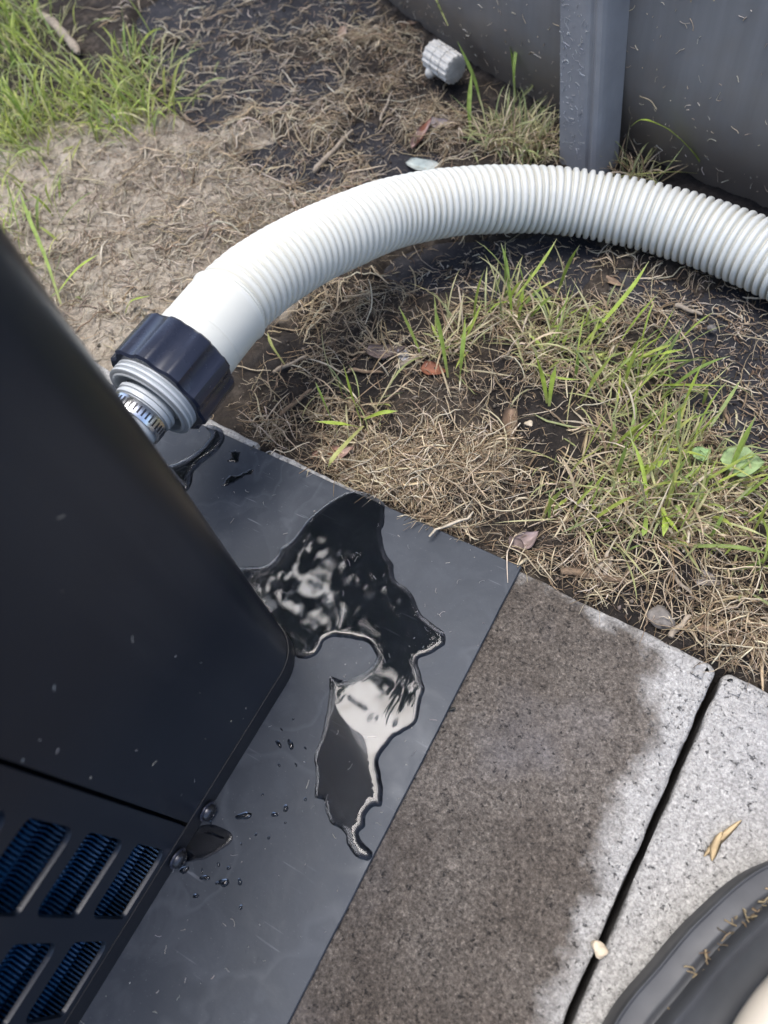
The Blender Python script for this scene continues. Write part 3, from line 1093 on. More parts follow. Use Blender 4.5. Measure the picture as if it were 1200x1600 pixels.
# ------------------------------------------------------------------ water on the mat
def water(name, px_poly, hmax, wid, label, seed, ripple=0.0, fine=0.0011, crop=None, jag=0.0006, base=MZ, sub=4):
    if crop:
        ox, oy, sc = crop
        px_poly = [(ox + x / sc, oy + y / sc) for x, y in px_poly]
    P = ats(px_poly, base)[:, :2]
    P = resample(catmull(P, 6, True), fine, True)
    P = P + jag * np.c_[fbm(P[:, 0] + seed, P[:, 1], 210, 3, 1), fbm(P[:, 0], P[:, 1] + seed, 210, 3, 2)]
    lo, hi = P.min(0), P.max(0)
    q = []
    for st, dmin, dmax in ((fine, fine * 0.55, wid * 1.05), (fine * 2.4, wid * 1.05, 1e9)):
        X, Y = np.meshgrid(np.arange(lo[0], hi[0], st), np.arange(lo[1], hi[1], st))
        g = np.c_[X.ravel(), Y.ravel()]
        g = g + (rng.random(g.shape) - 0.5) * st * 0.3
        d, ins = poly_dist(g, P)
        q.append(g[ins & (d >= dmin) & (d < dmax)])
    q = np.vstack(q)
    m = len(P)
    pts = [Vector(p) for p in P] + [Vector(p) for p in q]
    res = delaunay_2d_cdt(pts, [], [list(range(m))], 1, 1e-7)
    tv = np.array([(p.x, p.y) for p in res[0]])
    d, ins = poly_dist(tv, P)
    d = np.where(d < 1e-6, 0, d)
    t = np.clip(d / wid, 0, 1)
    local = 0.85 + 0.15 * np.clip(fbm(tv[:, 0], tv[:, 1], 9, 1, 3) * 2, -1, 1)
    z = hmax * local * (1 - (1 - t) ** 2) ** 0.62
    z = z + ripple * t * fbm(tv[:, 0] * 1.2, tv[:, 1] * 0.5, 22, 2, 6)
    V = np.c_[tv, base + 0.00008 + np.maximum(z, 0)]
    F = [tuple(fc) for fc in res[2]]
    # underside so that it is a closed body
    nV = len(V)
    V2 = np.vstack([V, np.c_[tv, np.full(len(tv), base + 0.00005)]])
    F2 = F + [tuple(nV + i for i in fc[::-1]) for fc in F]
    o = mesh_obj(name, V2, F2, MAT['water'], smooth=True, label=label, cat='water puddle')
    bm = bmesh.new(); bm.from_mesh(o.data)
    bmesh.ops.recalc_face_normals(bm, faces=bm.faces)
    bm.to_mesh(o.data); bm.free()
    return o


C6 = (350, 750, 2.4); C3 = (0, 450, 2.4); C7 = (0, 1000, 2.4)
main = [(60, 330), (85, 325), (150, 320), (190, 295), (215, 255), (265, 215), (300, 165), (350, 115), (400, 80), (450, 52), (500, 42), (550, 55), (590, 80), (603, 110), (598, 170), (590, 200), (605, 270), (635, 320), (640, 370), (690, 410), (715, 450), (740, 505), (790, 545), (825, 575), (825, 620), (770, 655), (735, 665), (728, 690), (740, 740), (750, 790), (735, 850), (725, 905), (690, 935), (640, 965), (605, 1005), (580, 1055), (590, 1110), (598, 1180), (590, 1220), (560, 1225), (532, 1260), (530, 1300), (505, 1330), (530, 1370), (555, 1395), (545, 1425), (500, 1415), (465, 1370), (450, 1320), (400, 1285), (380, 1240), (375, 1200), (342, 1185), (345, 1110), (340, 1030), (365, 960), (385, 880), (395, 820), (395, 745), (405, 738), (430, 748), (470, 745), (520, 725), (550, 700), (570, 670), (560, 640), (540, 615), (500, 598), (440, 590), (400, 592), (375, 605), (365, 630), (345, 655), (320, 668), (285, 672), (240, 640), (180, 560), (120, 460), (60, 380)]
water('water_puddle', main, 0.0014, 0.0040, 'large branching water puddle spilling across the black mat beside the heat pump', 0.0, 0.0006, crop=C6, jag=0.0008)
cres = [(770, 518), (805, 516), (835, 535), (840, 575), (805, 622), (765, 652), (728, 690), (718, 735), (690, 760), (630, 700), (610, 668), (650, 660), (695, 640), (740, 610), (772, 578), (788, 548)]
water('water_puddle', cres, 0.0026, 0.006, 'small crescent of water on the mat below the navy union nut', 4.0, 0.0, fine=0.0009, crop=C3)
third = [(745, 700), (790, 692), (830, 705), (866, 722), (872, 752), (830, 788), (790, 812), (735, 828), (690, 838), (655, 850), (640, 800), (690, 740)]
water('water_puddle', third, 0.0006, 0.003, 'thin water film seeping from under the pump by the two screws', 7.0, 0.0001, fine=0.0009, crop=C7)
mark1 = [(862, 618), (888, 612), (900, 628), (893, 648), (872, 655), (852, 648), (858, 634)]
water('water_puddle', mark1, 0.0004, 0.002, 'small wet splash near the far edge of the mat', 9.0, 0, fine=0.0007, crop=C3, jag=0.004)
mark2 = [(862, 705), (900, 692), (930, 680), (952, 678), (945, 692), (915, 706), (885, 720), (855, 738), (830, 745), (845, 725)]
water('water_puddle', mark2, 0.0005, 0.002, 'narrow streak of water on the mat near its far edge', 12.0, 0, fine=0.0007, crop=C3, jag=0.003)

drops = [(915, 660, 12, 34, 0.35), (1045, 390, 15, 9, 0), (1090, 392, 18, 11, 0.1), (1072, 632, 11, 12, 0), (1145, 598, 7, 6, 0), (1030, 655, 9, 13, 0.6), (768, 892, 8, 22, 0.5), (840, 910, 12, 26, 0.4), (735, 960, 6, 16, 0.6), (900, 908, 11, 10, 0),
         (903, 1003, 8, 8, 0), (820, 842, 9, 5, 0.1), (858, 855, 7, 8, 0), (1145, 405, 6, 4, 0), (1047, 470, 6, 5, 0), (1110, 468, 8, 4, 0), (985, 580, 4, 6, 0), (1008, 742, 6, 6, 0), (960, 730, 5, 5, 0), (1070, 685, 4, 5, 0), (692, 862, 10, 24, 0.1), (758, 866, 8, 5, 0.4), (905, 765, 4, 4, 0), (812, 912, 5, 5, 0), (1100, 297, 4, 4, 0), (1055, 335, 7, 3, 0), (790, 684, 6, 5, 0)]
DROP_LAB = {0: 'long water drop standing apart on the mat right of the upper screw', 1: 'left of two flat water drops side by side near the pump corner', 2: 'right of two flat water drops side by side near the pump corner', 3: 'round glinting water drop right of the long drop', 7: 'largest dark water smear below the water film', 8: 'narrow slanting water smear lowest beside the pump', 9: 'round bright water drop right of the dark smears', 10: 'lone water drop lowest of those on the mat', 20: 'bright water drip hanging below the lower screw'}
for i, (cx, cy, rx, ry, an) in enumerate(drops):
    c = at(cx / 2.4, 1000 + cy / 2.4, MZ)
    sx_ = np.linalg.norm(at(cx / 2.4 + rx / 2.4, 1000 + cy / 2.4, MZ) - c); sy_ = np.linalg.norm(at(cx / 2.4, 1000 + cy / 2.4 + ry / 2.4, MZ) - c)
    a = R_(-25) - an
    th = np.arange(24) * 2 * PI / 24
    wob = 1 + 0.16 * np.sin(2 * th + i) + 0.1 * np.sin(3 * th + 2 * i) + 0.06 * np.sin(5 * th + i * 3)
    hh = min(sx_, sy_) * 0.5 + 0.0003
    V = []; ringsn = [(0.0, 1.0), (0.35, 0.98), (0.7, 0.82), (0.92, 0.5), (1.0, 0.15)]
    for hz, kr in ringsn:
        u = sx_ * kr * wob * np.cos(th); w_ = sy_ * kr * wob * np.sin(th)
        V.append(np.c_[c[0] + u * math.cos(a) - w_ * math.sin(a), c[1] + u * math.sin(a) + w_ * math.cos(a), np.full(24, MZ + 0.0001 + hh * hz)])
    V = np.vstack(V)
    F = [(j * 24 + k, j * 24 + (k + 1) % 24, (j + 1) * 24 + (k + 1) % 24, (j + 1) * 24 + k) for j in range(4) for k in range(24)] + [tuple(96 + k for k in range(24)), tuple(range(24))[::-1]]
    mesh_obj('water_drop', V, F, MAT['water'], smooth=True, label=DROP_LAB.get(i, 'tiny water drop beaded on the black mat near the pump screws'), cat='water drop', group='water drops on the mat')

# ------------------------------------------------------------------ grey plastic base with cream hose, lower right
fb = thing('equipment_base', (0.25, -0.05, 0.0), 'dark grey plastic base with stepped rounded rim on the pale slab', 'plastic base')
outl = [tuple(at(x, y, 0.03)[:2]) for x, y in [(960, 1600), (1030, 1510), (1100, 1430), (1200, 1350)]]
outl = [(0.075, -0.20), (0.066, -0.14), (0.0615, -0.06)] + outl + [(0.140, 0.120), (0.19, 0.137), (0.26, 0.142), (0.34, 0.137), (0.40, 0.11), (0.43, 0.05), (0.44, -0.05), (0.43, -0.17), (0.38, -0.24), (0.28, -0.27), (0.16, -0.26)]
OL = resample(catmull(outl, 10, True), 0.004, True)
T = np.roll(OL, -1, 0) - np.roll(OL, 1, 0); T /= np.linalg.norm(T, axis=1)[:, None]
Nin = np.c_[T[:, 1], -T[:, 0]]
if ((OL.mean(0) - OL) * Nin).sum() < 0: Nin = -Nin
stp = [(0.0, 0.0008), (-0.0002, 0.020), (0.0003, 0.0246), (0.0014, 0.0258), (0.0026, 0.0258), (0.0034, 0.0252), (0.0046, 0.0248), (0.0180, 0.0272), (0.0210, 0.0270), (0.0228, 0.0256), (0.0262, 0.0256), (0.0282, 0.0290), (0.0302, 0.0345), (0.0330, 0.0360), (0.0375, 0.0350), (0.044, 0.0310), (0.060, 0.0295), (0.09, 0.0290)]
V = np.vstack([np.c_[OL + Nin * i_ * 0.52, np.full(len(OL), z_)] for i_, z_ in stp])
m = len(OL)
F = [(j * m + k, (j + 1) * m + k, (j + 1) * m + (k + 1) % m, j * m + (k + 1) % m) for j in range(len(stp) - 1) for k in range(m)] + [tuple((len(stp) - 1) * m + k for k in range(m))]
o = mesh_obj('moulded_base', V, F, MAT['rubber'], fb, smooth=R_(60))
bm = bmesh.new(); bm.from_mesh(o.data); bmesh.ops.recalc_face_normals(bm, faces=bm.faces); bm.to_mesh(o.data); bm.free()
ch = catmull([at(1390, 1430, 0.045), at(1315, 1485, 0.046), at(1258, 1540, 0.047), at(1212, 1592, 0.047), at(1178, 1650, 0.046), at(1160, 1720, 0.045), at(1165, 1800, 0.043)], 14)
V, F = tube_geo(ch, 0.0115, 28, True)
mesh_obj('cream_hose', V, F, MAT['cream'], smooth=R_(50), label='smooth cream hose resting on the grey plastic base at lower right', cat='hose')

# ------------------------------------------------------------------ dry litter and grass
def col_pick(pal, n, jit=0.15):
    pal = np.array(pal)
    c = pal[rng.integers(0, len(pal), n)]
    c = c * (1 + (rng.random((n, 1)) - 0.5) * 2 * jit) * (1 + (rng.random((n, 3)) - 0.5) * 0.08)
    return np.clip(c, 0, 1)


def strand_mesh(P, r, col, flat=1.0):
    """P n,k,3 centre lines; r n,k radius; three-sided tubes"""
    n, k, _ = P.shape
    T = np.gradient(P, axis=1); T /= np.linalg.norm(T, axis=2)[..., None] + 1e-9
    up = np.array([0.0, 0.0, 1.0]) + (rng.random((n, 1, 3)) - 0.5) * 0.6
    A = np.cross(T, up); A /= np.linalg.norm(A, axis=2)[..., None] + 1e-9
    B = np.cross(A, T)
    V = np.empty((n, k, 3, 3))
    for j, (ca, sa) in enumerate(((1, -0.3), (-1, -0.3), (0, 1))):
        V[:, :, j] = P + r[..., None] * (ca * A + sa * flat * B)
    base = (np.arange(n) * k * 3)[:, None, None]
    F = []
    for i in range(k - 1):
        for j in range(3):
            j2 = (j + 1) % 3
            F.append(np.stack([np.full(n, i * 3 + j), np.full(n, i * 3 + j2), np.full(n, (i + 1) * 3 + j2), np.full(n, (i + 1) * 3 + j)], 1))
    F = np.stack(F, 1) + base
    return V.reshape(-1, 3), F.reshape(-1, 4), np.repeat(col, k * 3, axis=0)


def sample_zone(n, lst, spread=1.0):
    """random ground points around capsules [(a, b, r, weight)]"""
    ws = np.array([q[3] for q in lst], float); ws /= ws.sum()
    ci = rng.choice(len(lst), n, p=ws)
    t = rng.random(n)
    A = np.array([W(*q[0]) for q in lst]); Bq = np.array([W(*q[1]) for q in lst]); rr_ = np.array([q[2] for q in lst])
    p = A[ci] + (Bq[ci] - A[ci]) * t[:, None] + rng.normal(0, 1, (n, 2)) * rr_[ci][:, None] * 0.62 * spread
    return p


def lying(p, lmin, lmax, rmin, rmax, curl, pile, k=7, arch=0.004, az=None, azs=1.0):
    n = len(p)
    L = lmin + (lmax - lmin) * rng.random(n) ** 1.6
    a = rng.random(n) * 2 * PI if az is None else az + rng.normal(0, azs, n)
    kap = rng.normal(0, curl, n); wob = 0.08 + 0.30 * rng.random(n) ** 2
    P = np.zeros((n, k, 3)); x = p[:, 0].copy(); y = p[:, 1].copy()
    st = L / (k - 1)
    for i in range(k):
        P[:, i, 0] = x; P[:, i, 1] = y
        x = x + np.cos(a) * st; y = y + np.sin(a) * st
        a = a + kap * st + rng.normal(0, 1, n) * wob
    P[:, :, :2] -= (P[:, k // 2:k // 2 + 1, :2] - p[:, None, :])
    h0 = rng.random(n) ** 1.8 * pile
    tt_ = np.linspace(-1, 1, k)[None]
    tilt = rng.normal(0, 0.20, n)[:, None] * L[:, None] * 0.5 * tt_
    zz_ = gz(P[:, :, 0].ravel(), P[:, :, 1].ravel()).reshape(n, k)
    P[:, :, 2] = zz_ + h0[:, None] + 0.0006 + np.abs(tilt) * 0.55 + arch * rng.random((n, 1)) * (1 - tt_ ** 2) + rng.normal(0, 0.0006, (n, k))
    P[:, :, 2] = np.maximum(P[:, :, 2], zz_ + 0.0004)
    r = (rmin + (rmax - rmin) * rng.random(n) ** 2)[:, None] * (1 - 0.5 * np.abs(tt_) ** 2)
    return P, r


def ok_ground(p, ymin=0.0):
    edge = 0.1905 - 0.052 * (p[:, 0] - 0.06)
    d = np.hypot(p[:, 0] - PC[0], p[:, 1] - PC[1])
    return (p[:, 1] > edge + ymin) & (d > PR - 0.01) & (p[:, 0] < 0.42)


STRAW = [(0.58, 0.48, 0.32), (0.48, 0.38, 0.24), (0.64, 0.54, 0.38), (0.36, 0.27, 0.165), (0.24, 0.175, 0.11), (0.52, 0.43, 0.30), (0.68, 0.59, 0.44)]
ROOTC = [(0.40, 0.30, 0.195), (0.50, 0.39, 0.26), (0.29, 0.205, 0.13), (0.58, 0.47, 0.33), (0.43, 0.32, 0.21), (0.16, 0.11, 0.07), (0.10, 0.075, 0.05)]
MUDC = [(0.52, 0.45, 0.35), (0.38, 0.32, 0.245), (0.60, 0.53, 0.425), (0.44, 0.37, 0.28), (0.25, 0.20, 0.15)]
PALE = [(0.62, 0.53, 0.40), (0.52, 0.41, 0.29), (0.70, 0.62, 0.49)]
DENSE = [((640, 750), (790, 800), 0.045, 3.2), ((720, 690), (900, 840), 0.05, 3.2), ((560, 700), (640, 760), 0.03, 1.2), ((480, 560), (560, 480), 0.035, 1.3), ((430, 620), (500, 690), 0.03, 1.0),
         ((600, 620), (760, 640), 0.05, 2.2), ((560, 440), (620, 520), 0.035, 1.3), ((700, 540), (900, 600), 0.05, 1.8), ((860, 860), (1000, 930), 0.028, 1.3), ((1000, 800), (1180, 860), 0.05, 1.8),
         ((1080, 930), (1200, 1010), 0.035, 1.5), ((1060, 700), (1190, 780), 0.04, 1.0), ((940, 480), (1060, 560), 0.045, 0.9), ((620, 150), (720, 230), 0.035, 1.6), ((740, 200), (860, 245), 0.022, 1.6),
         ((520, 110), (640, 180), 0.05, 1.3), ((400, 130), (560, 60), 0.06, 0.9), ((560, 50), (620, 90), 0.025, 0.6), ((470, 210), (640, 235), 0.04, 0.9), ((880, 930), (1110, 1010), 0.02, 0.9), ((1150, 1010), (1215, 1050), 0.02, 0.9),
         ((400, 650), (800, 850), 0.022, 1.6)]
LEFTZ = [((60, 420), (330, 300), 0.12, 3.0), ((200, 230), (420, 250), 0.08, 1.3), ((300, 450), (420, 300), 0.07, 1.6), ((100, 200), (60, 560), 0.12, 1.6), ((440, 330), (560, 270), 0.04, 0.8), ((240, 110), (560, 200), 0.09, 1.0)]
BITS = [((650, 420), (890, 405), 0.05, 1.0), ((1090, 470), (1200, 660), 0.07, 2.4), ((280, 20), (560, 30), 0.09, 1.2), ((300, 120), (520, 270), 0.09, 1.5), ((980, 420), (1150, 480), 0.05, 0.8), ((560, 30), (680, 240), 0.06, 1.0)]


def litter(name, specs, mat, label, cat):
    VV, FF, CC = [], [], []; off = 0
    for P, r, c, fl in specs:
        v, f, cc = strand_mesh(P, r, c, fl)
        VV.append(v); FF.append(f + off); CC.append(cc); off += len(v)
    return mesh_obj(name, np.vstack(VV), np.vstack(FF), mat, origin=(0, 0, 0), smooth=True, attrs={'col': np.vstack(CC)}, label=label, cat=cat, kind='stuff')


specs = []


def add_lit(n, zone, pal, lmin, lmax, rmin, rmax, curl, pile, k=7, arch=0.004, spread=1.0, ymin=0.004, flat=1.0, jit=0.2, az=None, azs=1.0, clump=0.08, bare=0.93):
    p = sample_zone(n, zone, spread)
    p = p[ok_ground(p, ymin)]
    keep = sstep(-0.18, 0.28, fbm(p[:, 0], p[:, 1], 30, 3, 7)) * (1 - clump) + clump
    keep = keep * (1 - bare * capsules(p[:, 0], p[:, 1], BARE)) * (1 - 0.6 * bare * capsules(p[:, 0], p[:, 1], MOIST))
    p = p[rng.random(len(p)) < keep]
    P, r = lying(p, lmin, lmax, rmin, rmax, curl, pile, k, arch, az, azs)
    specs.append((P, r, col_pick(pal, len(p), jit), flat))


add_lit(7500, DENSE, ROOTC, 0.008, 0.040, 0.00014, 0.00045, 30, 0.007)
add_lit(5500, DENSE, STRAW, 0.010, 0.055, 0.00018, 0.0007, 12, 0.009)
add_lit(500, DENSE, STRAW, 0.012, 0.045, 0.0007, 0.0014, 6, 0.008, flat=0.22)
add_lit(6000, DENSE, ROOTC + STRAW, 0.003, 0.018, 0.00014, 0.0004, 40, 0.008, k=4)
add_lit(6000, DENSE + LEFTZ, ROOTC + MUDC, 0.003, 0.014, 0.00014, 0.0004, 40, 0.003, k=4, arch=0.001, clump=0.8, bare=0.35)
add_lit(1100, DENSE, PALE, 0.010, 0.05, 0.0002, 0.0006, 35, 0.010)
litter('dry_grass_litter', specs, MAT['strand'], 'tangled dead grass and roots lying on the soil between slabs and hose', 'dry grass')
specs = []
add_lit(9500, LEFTZ, MUDC, 0.005, 0.030, 0.00022, 0.0008, 40, 0.0022, k=5, arch=0.002, flat=0.6, clump=0.5)
add_lit(1500, LEFTZ, STRAW + PALE, 0.012, 0.05, 0.0003, 0.0008, 25, 0.004, k=6)
add_lit(260, LEFTZ, MUDC, 0.012, 0.045, 0.0007, 0.0016, 8, 0.002, k=6, flat=0.35)
litter('mud_caked_litter', specs, MAT['strand'], 'dusty dead grass pressed into the dry mud left of the hose', 'dry grass')
specs = []
add_lit(4200, BITS, PALE + ROOTC, 0.003, 0.018, 0.00025, 0.0006, 90, 0.0015, k=5, arch=0.0015, bare=0.0, clump=0.5)
add_lit(420, BITS, STRAW, 0.015, 0.06, 0.0003, 0.0009, 25, 0.004, bare=0.4)
add_lit(2600, LEFTZ + DENSE, PALE + STRAW, 0.003, 0.012, 0.0002, 0.0006, 60, 0.004, k=4, arch=0.001, bare=0.3)
add_lit(1200, [((250, 20), (560, 40), 0.10, 1.0), ((300, 110), (540, 230), 0.09, 1.0)], STRAW + PALE, 0.01, 0.045, 0.00025, 0.0008, 30, 0.004, bare=0.25, clump=0.4)
litter('root_clippings', specs, MAT['strand'], 'scattered short root and grass clippings on the black membrane', 'clippings')


# soil crumbs
ncr = 9000
pcr = sample_zone(ncr, DENSE + LEFTZ + BITS, 1.2); pcr = pcr[ok_ground(pcr, 0.002)]; ncr = len(pcr)
rcr = 0.0004 + 0.0017 * rng.random(ncr) ** 3
octv = np.array([(1, 0, 0), (-1, 0, 0), (0, 1, 0), (0, -1, 0), (0, 0, 1), (0, 0, -1)], float)
octf = np.array([(0, 2, 4), (2, 1, 4), (1, 3, 4), (3, 0, 4), (2, 0, 5), (1, 2, 5), (3, 1, 5), (0, 3, 5)])
Vc = octv[None] * (0.6 + 0.8 * rng.random((ncr, 6, 1))) * rcr[:, None, None] + rng.normal(0, 0.18, (ncr, 6, 3)) * rcr[:, None, None]
Vc = Vc + np.c_[pcr, gz(pcr[:, 0], pcr[:, 1]) + rcr * 0.4][:, None, :]
dryc = capsules(pcr[:, 0], pcr[:, 1], DRY)[:, None]
ccr = col_pick([(0.05, 0.04, 0.033), (0.03, 0.025, 0.022), (0.10, 0.08, 0.062), (0.17, 0.145, 0.12)], ncr) * (1 - dryc) + col_pick([(0.34, 0.29, 0.22), (0.45, 0.39, 0.31), (0.24, 0.20, 0.15)], ncr) * dryc
mesh_obj('soil_crumbs', Vc.reshape(-1, 3), (octf[None] + (np.arange(ncr) * 6)[:, None, None]).reshape(-1, 3), MAT['strand'], origin=(0, 0, 0), attrs={'col': np.repeat(ccr, 6, axis=0)}, label='loose soil crumbs scattered through the litter', cat='soil', kind='stuff')


# green blades: folded ribbons growing from the ground
def blades(p, lmin, lmax, wmin, wmax, lean, droop, az=None, azs=1.2, k=8, z0=None):
    n = len(p)
    L = lmin + (lmax - lmin) * rng.random(n) ** 1.4
    a = rng.random(n) * 2 * PI if az is None else az + rng.normal(0, azs, n)
    th = np.clip(np.abs(rng.normal(lean, 0.35, n)), 0.03, 1.45)
    dr = np.abs(rng.normal(droop, droop * 0.6, n))
    P = np.zeros((n, k, 3))
    pos = np.c_[p, (gz(p[:, 0], p[:, 1]) - 0.002) if z0 is None else z0]
    st = L / (k - 1)
    tw = rng.normal(0, 0.25, n)
    for i in range(k):
        P[:, i] = pos
        pos = pos + np.c_[np.cos(a) * np.sin(th), np.sin(a) * np.sin(th), np.cos(th)] * st[:, None]
        th = np.minimum(th + dr * (0.3 + 1.2 * i / k), 2.5)
        a = a + tw * 0.25
    gg = gz(P[:, :, 0].ravel(), P[:, :, 1].ravel()).reshape(n, k)
    P[:, 1:, 2] = np.maximum(P[:, 1:, 2], gg[:, 1:] + 0.002)
    w = (wmin + (wmax - wmin) * rng.random(n) ** 1.5)
    return P, w


def blade_mesh(P, w, col, tipcol=None):
    n, k, _ = P.shape
    T = np.gradient(P, axis=1); T /= np.linalg.norm(T, axis=2)[..., None] + 1e-9
    ref = np.array([0, 0, 1.0])
    A = np.cross(T, ref + (rng.random((n, 1, 3)) - 0.5) * 0.9); A /= np.linalg.norm(A, axis=2)[..., None] + 1e-9
    Bn = np.cross(A, T)
    t = np.linspace(0, 1, k)[None]
    prof = np.clip(0.55 + 0.9 * t, 0, 1) * np.clip((1.02 - t) * 3.2, 0.04, 1)
    hw = 0.5 * w[:, None] * prof
    V = np.empty((n, k, 3, 3))
    V[:, :, 0] = P - A * hw[..., None]
    V[:, :, 1] = P - Bn * (hw * 0.35)[..., None]
    V[:, :, 2] = P + A * hw[..., None]
    base = (np.arange(n) * k * 3)[:, None, None]
    F = []
    for i in range(k - 1):
        for j in range(2):
            F.append(np.stack([np.full(n, i * 3 + j), np.full(n, i * 3 + j + 1), np.full(n, (i + 1) * 3 + j + 1), np.full(n, (i + 1) * 3 + j)], 1))
    F = np.stack(F, 1) + base
    C = np.repeat(col[:, None, :], k, axis=1)
    root = np.array([0.36, 0.33, 0.17])
    fr = np.clip(1 - t / 0.25, 0, 1)[..., None] * 0.65
    C = C * (1 - fr) + root * fr
    if tipcol is not None:
        ft = np.clip((t - 0.86) / 0.14, 0, 1)[..., None] * 0.7
        C = C * (1 - ft) + np.array(tipcol) * ft
    C = np.repeat(C[:, :, None, :], 3, axis=2)
    return V.reshape(-1, 3), F.reshape(-1, 4), C.reshape(-1, 3)


GREEN = [(0.34, 0.43, 0.085), (0.43, 0.51, 0.12), (0.25, 0.34, 0.085), (0.50, 0.54, 0.17), (0.35, 0.43, 0.15)]
GREENP = [(0.36, 0.38, 0.17), (0.46, 0.45, 0.23), (0.28, 0.32, 0.15), (0.52, 0.48, 0.28)]
GREEN_LEFT = [((0, 30), (50, 110), 0.06, 3.0), ((110, 150), (235, 200), 0.045, 2.2), ((210, 90), (235, 190), 0.03, 1.2), ((0, 180), (60, 240), 0.04, 2.0), ((40, 230), (110, 170), 0.06, 1.0), ((20, 300), (60, 440), 0.05, 0.5), ((-60, 20), (-60, 300), 0.12, 2.0)]
GREEN_MID = [((700, 560), (720, 520), 0.014, 0.7), ((785, 500), (800, 470), 0.016, 1.3), ((840, 560), (860, 520), 0.016, 1.0), ((930, 560), (880, 520), 0.035, 1.6), ((960, 640), (1020, 580), 0.035, 1.8), ((960, 740), (1060, 760), 0.035, 3.2),
             ((1020, 790), (1070, 830), 0.025, 1.9), ((980, 690), (1090, 720), 0.03, 1.6), ((930, 790), (900, 830), 0.02, 0.6), ((1120, 760), (1190, 800), 0.03, 1.0), ((540, 640), (580, 600), 0.02, 0.35), ((1170, 900), (1200, 950), 0.02, 0.4)]
POOLG = [((770, 215), (850, 245), 0.018, 2.0), ((980, 275), (1010, 285), 0.008, 0.4)]


def grass(name, specs, label):
    VV, FF, CC = [], [], []; off = 0
    for P, w, c, tip in specs:
        v, f, cc = blade_mesh(P, w, c, tip)
        VV.append(v); FF.append(f + off); CC.append(cc); off += len(v)
    return mesh_obj(name, np.vstack(VV), np.vstack(FF), MAT['blade'], origin=(0, 0, 0), smooth=True, attrs={'col': np.vstack(CC)}, label=label, cat='grass', kind='stuff')


def gsp(n, zone, pal, lmin, lmax, wmin, wmax, lean, droop, tip=None, jit=0.18, ymin=0.01, az=None, azs=1.2, spread=1.0):
    p = sample_zone(n, zone, spread); p = p[ok_ground(p, ymin)]
    P, w = blades(p, lmin, lmax, wmin, wmax, lean, droop, az, azs)
    return (P, w, col_pick(pal, len(p), jit), tip)


CUT = (0.50, 0.45, 0.32)
grass('green_grass', [gsp(760, GREEN_LEFT, GREEN, 0.02, 0.075, 0.0016, 0.0032, 0.5, 0.16, CUT), gsp(620, GREEN_LEFT, GREENP, 0.02, 0.08, 0.0010, 0.0022, 0.8, 0.2)], 'loose green grass growing at the upper left of the bare mud')
grass('green_grass', [gsp(250, GREEN_MID, GREEN, 0.02, 0.068, 0.0014, 0.0032, 0.45, 0.09, CUT, az=R_(25), azs=1.1), gsp(620, GREEN_MID, GREENP, 0.015, 0.06, 0.0009, 0.0018, 0.85, 0.2), gsp(520, GREEN_MID, STRAW, 0.015, 0.055, 0.0008, 0.0018, 0.9, 0.25)], 'green grass tufts growing through dead litter right of the mat')
grass('green_grass', [gsp(330, POOLG, GREENP, 0.02, 0.055, 0.001, 0.002, 0.6, 0.25), gsp(260, POOLG, STRAW, 0.02, 0.05, 0.0008, 0.0016, 0.7, 0.3)], 'pale tufted grass at the foot of the pool post')


# single blades the photograph shows one by one: photograph points with height above ground
def one_blade(pts, w, col, label, cut=True):
    P = catmull([at(x, y, z) for x, y, z in pts], 5)[None]
    v, f, cc = blade_mesh(P, np.array([w]), np.array([col]), CUT if cut else None)
    return mesh_obj('grass_blade', v, f, MAT['blade'], origin=tuple(P[0, 0]), smooth=True, attrs={'col': cc}, label=label, cat='grass blade', group='single grass blades')


G1, G2, G3 = (0.40, 0.52, 0.09), (0.29, 0.40, 0.09), (0.44, 0.46, 0.17)
one_blade([(1108, 280, -0.01), (1085, 240, 0.02), (1050, 205, 0.04), (1020, 190, 0.05), (1000, 187, 0.048), (985, 198, 0.04)], 0.0042, G1, 'arched bright green blade in front of the pool wall right of the post', False)
one_blade([(1108, 280, -0.01), (1128, 262, 0.01), (1145, 248, 0.02), (1156, 232, 0.028)], 0.0028, G3, 'short forked blade at the far right by the pool wall', False)
one_blade([(1100, 272, -0.008), (1060, 268, 0.004), (1020, 270, 0.006), (978, 273, 0.004)], 0.0030, G3, 'limp olive blade lying along the foot of the pool wall', False)
one_blade([(806, 160, 0.0), (803, 120, 0.02), (797, 60, 0.05), (789, 0, 0.085), (786, -30, 0.1)], 0.0042, G2, 'tall upright green blade rising before the grey pool wall left of the post', False)
one_blade([(804, 160, 0.0), (803, 110, 0.03), (808, 70, 0.045), (815, 55, 0.05)], 0.0034, G2, 'curled green blade beside the tall upright one by the pool', False)
one_blade([(818, 150, 0.0), (834, 130, 0.012), (838, 95, 0.03), (828, 60, 0.045)], 0.003, G3, 'bent pale blade by the pool wall next to the post', False)
one_blade([(735, 205, -0.006), (733, 165, 0.012), (737, 112, 0.03)], 0.0042, G2, 'short broad blade standing right of the white drain plug', False)
one_blade([(752, 165, -0.005), (740, 120, 0.02), (715, 65, 0.05)], 0.0032, G2, 'slender blade leaning left over the white drain plug', False)
one_blade([(700, 40, 0.05), (690, 18, 0.06), (682, 0, 0.07), (676, -20, 0.075)], 0.0022, G3, 'thin blade tip against the pool wall above the drain plug', False)
one_blade([(905, 545, -0.008), (940, 505, 0.012), (985, 452, 0.03), (1014, 408, 0.042)], 0.0036, G1, 'long straight blade leaning right just below the hose', True)
one_blade([(1020, 540, -0.006), (1035, 515, 0.012), (1055, 480, 0.03)], 0.0034, G1, 'bright cut blade left of the bare membrane', True)
